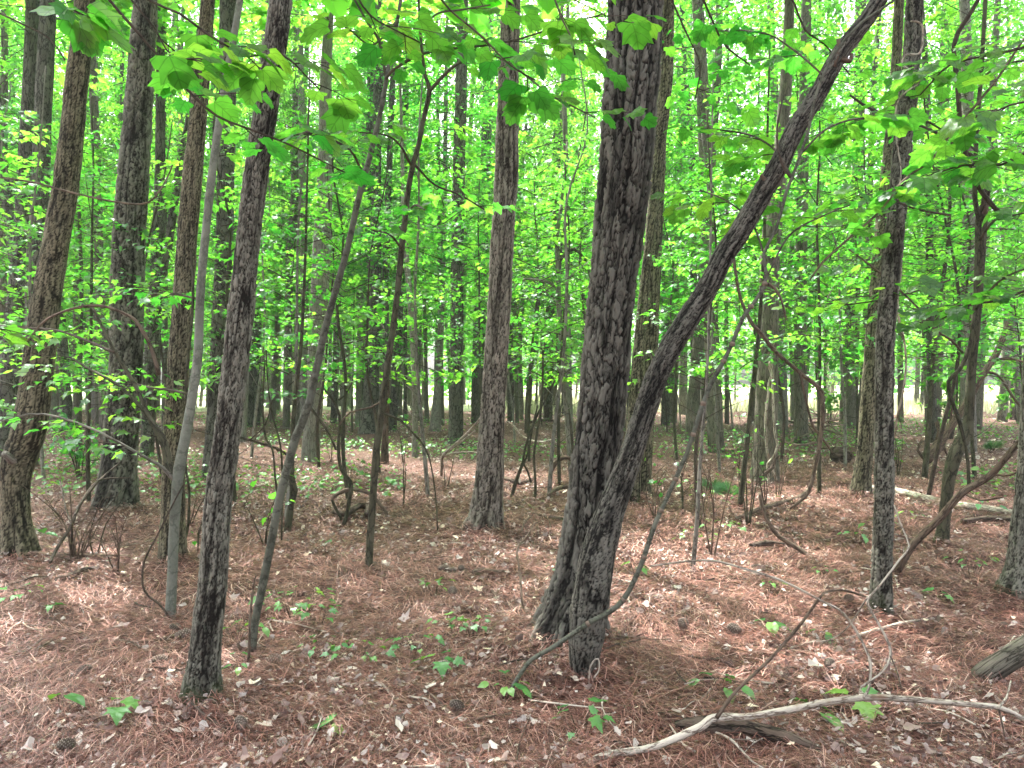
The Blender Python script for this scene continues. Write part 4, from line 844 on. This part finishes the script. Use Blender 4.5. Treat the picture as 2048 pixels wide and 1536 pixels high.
stick('thick flat stick half sunk in needles under the curving root limb', '1500,1100,10 1540,1094,12 1590,1095,9', 'rot')
stick('long woody vine swooping from the bent pine down to the open floor', '1464,490,6 1478,585,6 1500,640,7 1522,667,8 1553,705,8 1601,746,8 1638,777,9 1645,807,9 1644,850,8 1636,910,8 1628,945,7 1621,972,7 1612,992,6 1580,1018,5', 'brown', D=8.6, D2=8.9, name='woody_vine', cat='vine', twigs=['1600,745,5 1612,800,4 1625,850,5 1640,870,5 1665,905,4', '1553,705,6 1548,690,5'])
stick('pale twin vine hanging in front of the vine draped trunk', '1541,722,6 1538,733,5 1543,750,5 1538,765,5 1536,790,5 1532,830,5 1532,876,5 1536,910,5 1545,940,5 1553,960,5', 'dead', D=11.8, name='hanging_vine', cat='vine')
stick('second pale vine strand swinging right of the pale twin vine', '1541,722,5 1545,745,5 1545,770,5 1547,820,5 1550,870,5 1555,892,5 1546,915,5 1535,930,5 1537,960,5 1525,1000,5 1518,1030,4', 'dead', D=11.7, name='hanging_vine', cat='vine')
stick('rust red dead vine stub at the foot of the vine draped trunk', '1520,985,7 1521,965,8 1530,948,8 1545,935,7 1550,920,5 1558,912,4', 'rot', D=11.6, name='vine_stub', cat='vine')
stick('thin pale vine running down beside the dark straight pine', '1800,500,4 1802,540,5 1795,590,5 1798,640,5 1808,680,4 1812,730,4 1805,790,4 1795,830,4 1790,870,3', 'dead', D=5.6, D2=6.4, name='hanging_vine', cat='vine')
stick('thin pale vine coiled around the top of the dark straight pine', '1822,42,4 1838,45,4 1846,60,4 1840,105,4 1812,110,4 1806,130,4 1836,150,3 1838,165,3 1800,195,3 1790,240,3 1796,300,3 1802,340,3 1796,400,3', 'dead', D=4.98, name='climbing_vine', cat='vine')
stick('leaning dead trunk half hidden behind the curvy trunk with torn root end', '1850,918,26 1870,900,22 1895,862,16 1929,812,15 1960,757,14 1990,712,13 2010,665,12 2020,640,10', 'brown', D=13.5, name='leaning_dead_tree', cat='dead tree', sides=12, twigs=['1872,890,6 1878,850,5 1872,845,5 1890,900,5 1897,915,4', '1960,745,6 1985,745,5 2005,760,5 2030,800,5 2048,820,4', '1850,918,6 1835,900,5 1845,880,4', '1900,860,6 1902,830,5 1910,790,4', '1990,720,5 2020,717,5 2060,728,4'])
stick('long grey stick sloping through the brushwood beyond the vine draped trunk', '1490,860,6 1520,857,9 1560,856,6 1600,848,5 1650,840,3', 'dead', lift=.1)
stick('pile of grey brush between vine draped trunk and ridged brown trunk', '1560,850,5 1600,866,4 1640,880,4 1690,900,4', 'brown', lift=.25, twigs=['1580,872,4 1620,860,4 1680,852,3', '1600,900,4 1650,870,4 1720,850,3', '1620,830,3 1650,850,3 1690,870,3', '1560,905,4 1600,912,4 1640,908,3', '1640,850,3 1670,880,3 1690,905,3'], name='brush_pile', cat='brushwood')
stick('far fallen trunk lying at the edge of the clearing', '1010,817,7 1035,820,8 1060,818,6 1090,808,5 1130,800,4', 'dead', cat='log', name='fallen_log')
stick('black charred log in low greenery past the middle pine', '1062,850,5 1090,848,7 1110,847,5', 'rot', cat='log', name='fallen_log')
stick('dark wire like stick below the biggest pine foot', '1360,1330,3 1420,1335,5 1450,1325,4', 'twig')
stick('bent bare twig standing before the sunny patch', '1058,1270,6 1045,1210,5 1040,1150,5 1035,1100,4 1055,1070,4 1070,1045,3', 'brown', D=4.9, D2=5.6, name='thin_stem', cat='sapling')
stick('leaning straw coloured reed in front of the biggest pine foot', '1182,1395,3 1178,1360,4 1182,1330,4 1196,1318,4 1198,1340,3 1188,1355,3', 'dead', D=3.85, name='dry_grass_stalk', cat='grass stalk')
rs = random.Random(3)
for k in range(150):     # small litter twigs
    y = 2.9 + 9 * rs.random() ** 1.3; x = rs.uniform(-.7, .7) * y; a = rs.uniform(0, 6.28); L = rs.uniform(.12, .5); c = rs.uniform(-.5, .5); P = []
    for t in (0, .33, .66, 1): 
        px, py = x + math.cos(a + c * t) * L * t, y + math.sin(a + c * t) * L * t; P.append((px, py, float(gz(px, py)) + .042 + .02 * rs.random()))
    mb = MB(); w0 = rs.uniform(.002, .006); tube(mb, P, [w0, w0, w0 * .8, w0 * .4], 6, .02, seed=k, wob=.2)
    if rs.random() < .5: q = P[1]; tube(mb, [q, (q[0] + math.cos(a + 1) * L * .3, q[1] + math.sin(a + 1) * L * .3, q[2] + .01)], [w0 * .7, w0 * .3], 5, .03)
    m_ = rs.choice(['brown', 'dead', 'twig', 'brown']); nm = {'brown': 'brown', 'dead': 'pale', 'twig': 'dark'}[m_]
    BGL.append((tag(mb.build('fallen_twig', M[m_], None, origin=P[0]), 'twig', 'twig'), f'small {nm} fallen twig', f'small {nm} twigs on the floor'))

# pine cones
def cone_mesh(k):
    r_ = np.random.default_rng(500 + k); mb = MB(); n = 90; L = .08
    tube(mb, [(0, -.035, 0), (0, 0, 0), (0, .035, 0)], [.012, .017, .006], 10, .01)
    for i in range(n):
        t = (i + .5) / n; a = i * 2.39996; yy = -.038 + L * t; rad = .027 * math.sin(math.pi * (.12 + .82 * t)) ** .8
        d = np.array((math.cos(a), .55 - .2 * t, math.sin(a))); d /= np.linalg.norm(d); s = np.cross(d, (0, 1, 0)); s /= np.linalg.norm(s); b = np.array((0, yy, 0)) + d * rad * .25; e = np.array((0, yy, 0)) + d * (rad + .004); u = np.cross(s, d)
        w_ = .0055 * (1.2 - .5 * t); V = np.array([b - s * w_ * .5, b + s * w_ * .5, e + s * w_, e - s * w_, e + d * .003 + u * .001, e - u * .003])
        mb.add(V, [np.array([(0, 1, 2, 3)])], tint=.35, smooth=False); mb.add(V[[3, 2, 4, 5]], [np.array([(0, 1, 2), (0, 3, 1)])], tint=.8 + .2 * r_.random(), smooth=False)
    return mb.mesh('pine_cone', [M['cone']])
CM = [cone_mesh(k) for k in range(3)]
for k, (x, y, lab) in enumerate([(352, 1268, 'open pine cone touching another behind the slender pine'), (364, 1281, 'darker pine cone of the touching two by the slender pine'), (317, 1342, 'dark round pine cone left of the slender pine foot'), (170, 1370, 'pine cone alone near the looping black stick'),
        (482, 1472, 'pine cone beside the brown curved stick'), (912, 1432, 'pine cone by the long thin pale twig'), (886, 1147, 'pine cone at the edge of the sunny needle patch, first of a row'), (904, 1151, 'middle pine cone of the row by the sunny patch'), (922, 1146, 'last pine cone of the row, nearest the short thick stick'),
        (130, 1528, 'pine cone at the very bottom corner of the floor'), (545, 1342, 'greyish pine cone below the leaning sapling foot'), (1658, 1353, 'pine cone above the pale fallen limb'), (1470, 1282, 'pine cone below the second sunny patch'), (905, 1196, 'pine cone just below the row in the sunny patch'), (1366, 1276, 'pine cone lying between biggest pine and bent twig'), (1700, 1222, 'pine cone near the dark straight pine foot')]):
    o = bpy.data.objects.new('pine_cone', CM[k % 3]); COL.objects.link(o); q = G(x, y, .055); o.location = q
    o.rotation_euler = (rs.uniform(-.3, .3), rs.uniform(0, 6), rs.uniform(0, 6.28)); s_ = rs.uniform(.85, 1.25); o.scale = (s_,) * 3; tag(o, lab, 'pine cone', 'pine cones on the floor')

# seedlings
def seedling(label, x, y, n=5, size=.05, h=.10, spread=.12, tm=MAPLEF, mat='seedling', name='seedling', cat='seedling'):
    q = G(x, y + 4, .035); rg = np.random.default_rng(int(x * 7 + y)); e = empty(name, q, label, cat)
    mb = MB(); pos = []; dr = []
    for i in range(n):
        a = i * 2.4 + rg.normal(0, .3); rr_ = spread * math.sqrt((i + .6) / n); hh = h * rg.uniform(.6, 1.15)
        d = np.array((math.cos(a), math.sin(a), 0)); b = np.array((0, 0, 0)) + d * rr_ * .25; p = d * rr_ + np.array((0, 0, hh))
        tube(mb, [b + np.array((0, 0, -.02)), (b + p) / 2 + np.array((0, 0, hh * .25)), p], [.0016, .0012, .0009], 4, .03, cap=False)
        pos.append(p); dr.append(d + np.array((0, 0, -.1)))
    mb.build('stalks', M['dark'], e)
    mb = MB(); leaves(mb, rg, np.array(pos), size, tm, np.array(dr), .22, tint=None); mb.build('leaves', M[mat], e)
    return e
SD = [(590, 1236, 16, .065, .14, .22, 'largest bright green seedling cluster beside the leaning sapling'), (635, 1246, 9, .06, .11, .15, 'green seedling patch joined to the largest bright cluster'), (470, 1283, 6, .06, .08, .13, 'low bright seedling between slender pine and leaning sapling'),
 (508, 1275, 4, .06, .06, .1, 'small seedling at the foot of the leaning sapling'), (640, 1308, 6, .055, .06, .12, 'flat round leaved seedling below the largest cluster'), (718, 1322, 9, .055, .07, .17, 'spreading seedling patch below the forked sapling'), (472, 1332, 2, .075, .06, .05, 'two leaved dark seedling by the slender pine'),
 (476, 1362, 3, .045, .05, .05, 'tiny seedling under the two leaved one'), (870, 1190, 6, .055, .12, .1, 'seedling with upright leaves standing past the pine cone row'), (905, 1272, 8, .055, .09, .13, 'bright lobed seedling in the middle of the open floor'), (945, 1280, 7, .055, .1, .1, 'lobed seedling on a small needle hump'),
 (835, 1300, 7, .06, .07, .14, 'dark green seedling patch beside the bright lobed ones'), (878, 1340, 4, .085, .06, .1, 'seedling of three broad oval leaves'), (1012, 1402, 5, .085, .09, .1, 'dark green seedling at the foot of the knobbly bowed sapling'), (1162, 1478, 5, .085, .1, .13, 'tall dark seedling in front of the biggest pine'),
 (655, 1478, 2, .13, .03, .03, 'single large fresh green leaf lying on the needles'), (235, 1450, 3, .08, .05, .06, 'small star leaved seedling near the bottom corner'), (120, 1443, 2, .09, .05, .05, 'pale green leaf pair at the bottom corner'), (105, 1234, 3, .07, .06, .05, 'bright star leaved seedling on the open left floor'),
 (45, 1212, 6, .075, .09, .13, 'whorled blue green seedling at the left border'), (45, 1078, 5, .1, .14, .15, 'blue green seedling against the crooked trunk foot'), (80, 1085, 3, .1, .12, .1, 'three leaf blue green seedling beside the crooked trunk foot'), (1536, 1265, 3, .1, .04, .05, 'round heart shaped leaf below the second sunny patch'),
 (1440, 1392, 4, .09, .04, .1, 'pointed grey green leaves flat beside the pale fallen limb'), (1725, 1412, 3, .13, .04, .08, 'broad green leaves tucked under the pale fallen limb'), (1620, 1425, 3, .12, .03, .08, 'shiny green leaf lying below the pale fallen limb'), (1878, 1196, 3, .08, .05, .05, 'pale star shaped seedling between dark straight pine and cut off pine'),
 (1640, 1276, 3, .11, .05, .06, 'dull grey green leaf on the floor behind the dead side branch'), (1645, 1150, 4, .06, .06, .08, 'small green seedling before the dark straight pine'), (1270, 1153, 3, .08, .05, .06, 'green leaf pair beside the bent pine foot'), (1105, 1156, 3, .06, .08, .05, 'seedling against the edge of the biggest pine'),
 (1450, 1065, 7, .08, .12, .2, 'wide leaved seedling beneath the knobbly sapling'), (1400, 1060, 10, .06, .5, .2, 'knee high bright maple seedling around the skinny upright stem'), (1388, 1105, 8, .055, .2, .18, 'lower bright maple seedling by the skinny upright stem'), (700, 955, 8, .09, .25, .25, 'seedling bush by the winding dark vine'),
 (600, 945, 10, .09, .3, .35, 'yellow green bush before the broad grey hardwood'), (795, 918, 8, .1, .2, .3, 'leafy clump beside the reddish snag'), (850, 905, 14, .12, .25, .4, 'low dark green bush at the foot of the thin greyish stem'), (440, 960, 6, .09, .15, .25, 'small seedlings behind the slender pine'),
 (610, 1005, 5, .07, .1, .15, 'seedling between the leaning sapling and mossy stem'), (330, 1100, 4, .06, .05, .1, 'seedling near the moss of the ridged trunk'), (1755, 1060, 5, .09, .1, .15, 'seedling left of the dark straight pine low down'), (1720, 1085, 6, .08, .1, .15, 'seedling in the open floor before the ridged brown trunk'),
 (1820, 1048, 5, .07, .1, .12, 'seedling right of the dark straight pine'), (1945, 1160, 6, .07, .15, .15, 'seedling before the cut off pine'), (1960, 1040, 6, .08, .25, .2, 'seedling tuft behind the leaning dead branch'), (1540, 1190, 4, .05, .06, .08, 'tiny seedling at the second sunny patch'), (655, 1090, 3, .05, .05, .05, 'tiny seedling before the humped limb'),
 (1500, 900, 9, .11, .3, .35, 'leafy bush left of the vine draped trunk'), (1840, 880, 12, .12, .5, .5, 'bush in the brushwood behind the dark straight pine'), (240, 975, 6, .08, .12, .2, 'seedling in front of the thick flared pine')]
for x, y, n, sz_, h, sp, lab in SD: seedling(lab, x, y, int(n * 1.7) if n > 3 else n, sz_ * (.78 if n > 3 else 1), h, sp * 1.15, tm=MAPLEF if (int(x) % 4) else fine(OVAL, 2))
def tuft(label, x, y, s):
    q = G(x, y); rg = np.random.default_rng(int(x)); e = empty('pine_seedling', q, label, 'pine seedling'); mb = MB(); m2 = MB()
    for i in range(9):
        a = rg.uniform(0, 6.28); d = np.array((math.cos(a), math.sin(a) * .6, rg.uniform(.4, 1.2))); d /= np.linalg.norm(d); tip = d * s * rg.uniform(.5, 1)
        tube(m2, [(0, 0, -.02), tip], [.004, .002], 5, .1, cap=False)
        nn = 90; t = rg.uniform(.25, 1, nn)[:, None]; P = tip * t; dd = nrm(d + rg.normal(0, .55, (nn, 3)))
        leaves(mb, rg, P, .11, (np.array([(-.02, 0, 0), (.02, 0, 0), (.012, .6, 0), (0, 1, -.05)]), np.array([(0, 1, 2), (0, 2, 3)])), dd, .1)
    m2.build('stem', M['brown'], e); mb.build('needles', M['fern'], e)
tuft('feathery green pine seedling beneath the knobbly sapling', 1430, 978, .22); tuft('second feathery pine seedling touching the first, closer to the dark pole', 1462, 992, .24)
tuft('bluish feathery pine seedling between curvy trunk and cut off pine', 1985, 905, .28)
# uprooted stump
q = G(1684, 925); e = empty('uprooted_stump', q, 'round dark uprooted stump ball with roots on the floor', 'stump')
mb = MB(); tube(mb, [(-.22, 0, .1), (-.1, 0, .14), (.08, .05, .12), (.2, .05, .06)], [.08, .17, .16, .07], 26, .02, kind=dict(cw=.05, ch=.06, amp=.06), wob=.4, seed=77); mb.build('root_ball', M['rot'], e)
for k in range(9):
    a = rs.uniform(0, 6.28); mb = MB(); c = np.array((math.cos(a), math.sin(a) * .5, rs.uniform(-.1, .8))); tube(mb, [c * .1 + np.array((0, 0, .1)), c * .22 + np.array((0, 0, .08)), c * .38 + np.array((.05, 0, 0))], [.014, .009, .003], 6, .03, wob=.2, seed=k); mb.build('root', M['brown'], e)
# dark multi stem shrub before the field, and bare brush at the crooked trunk
SHR = []
def shrub(label, x, y, n, h, sp, mat='twig', lf=0, size=.08, D=None):
    q = G(x, y) if D is None else W(x, y, D); rg = np.random.default_rng(int(x + y)); e = empty('shrub', q, label, 'shrub'); SHR.append(e)
    mb = MB(); L = []; DR = []
    for i in range(n):
        a = rg.uniform(0, 6.28); d = np.array((math.cos(a), math.sin(a), 0)) * sp * rg.uniform(.3, 1); t = d + np.array((0, 0, h * rg.uniform(.6, 1.1))); m = d * .3 + np.array((0, 0, t[2] * .5)) + rg.normal(0, .04, 3)
        Q, _ = tube(mb, [d * .05 + np.array((0, 0, -.03)), m, t], [.006 + h * .004, .005, .002], 5, .08, wob=.1)
        for j in range(3):
            b = Q[rg.integers(len(Q) // 3, len(Q))]; e2 = b + rg.normal(0, .12, 3) * h + np.array((0, 0, .1 * h)); tube(mb, [b, e2], [.003, .001], 4, .1, cap=False)
            for _ in range(lf): L.append(b + (e2 - b) * rg.uniform(.3, 1) + rg.normal(0, .03, 3)); DR.append(e2 - b + np.array((0, 0, -.05)))
    mb.build('stems', M[mat], e)
    if lf: mb = MB(); leaves(mb, rg, np.array(L), size, MAPLE, nrm(np.array(DR)), .35); mb.build('leaves', M['leaf'], e)
shrub('dark many stemmed shrub before the sunny field', 1440, 832, 14, 1.8, .7, lf=6, size=.13)
shrub('bare thin twigs tangled beside the crooked trunk foot', 150, 1120, 10, .75, .45, mat='brown')
shrub('bare wiry twigs rising just left of the mossy ridged trunk', 235, 1150, 5, .5, .3, mat='brown')
for k in range(26):
    y_ = 6.5 + 9 * rs.random(); x_ = rs.uniform(-.66, .66) * y_
    if abs(x_) < 1.3 and y_ < 8: continue
    shrub('thin bare undergrowth shoots', 1024 + x_ / y_ * F, HOR + EYE / y_ * F, rs.randint(2, 5), rs.uniform(.4, 1.5), rs.uniform(.15, .5), mat=rs.choice(['brown', 'twig', 'dark']), lf=rs.choice([0, 0, 1]), size=.06)
    BGL.append((SHR[-1], 'thin bare shoots', 'thin bare shoots in the open floor'))
shrub('leafy bush below the far trunks behind the flared pine', 160, 960, 12, 1.0, .9, lf=7, size=.075)
shrub('leafy bush beside the leaning dead trunk', 1900, 880, 16, 2.0, 1.2, lf=8, size=.13)
shrub('leafy bush at the border behind the cut off pine', 2040, 850, 16, 2.4, 1.5, lf=8, size=.14)
shrub('leafy bush between the ridged brown trunk and the broken stub trunk', 1660, 850, 14, 1.6, 1.1, lf=7, size=.13)

# ------------------------------------------------------------------ damp air between the far trunks
mb = MB(); b = np.array([(-160, -40, -3), (160, -40, -3), (160, 135, -3), (-160, 135, -3), (-160, -40, 45), (160, -40, 45), (160, 135, 45), (-160, 135, 45)], float)
mb.add(b, [np.array([(3, 2, 1, 0), (4, 5, 6, 7), (0, 1, 5, 4), (1, 2, 6, 5), (2, 3, 7, 6), (3, 0, 4, 7)])], smooth=False)
g = NG('damp_air'); v = g.n('VolumePrincipled', {'Color': (.86, .95, .9, 1), 'Density': HAZE, 'Anisotropy': .3}); g.t.links.new(v.outputs[0], g.out.inputs[1])
tag(mb.build('haze', g.m), 'thin pale damp air softening the far trees', 'haze', kind='stuff')
bpy.context.view_layer.update(); finish_labels()
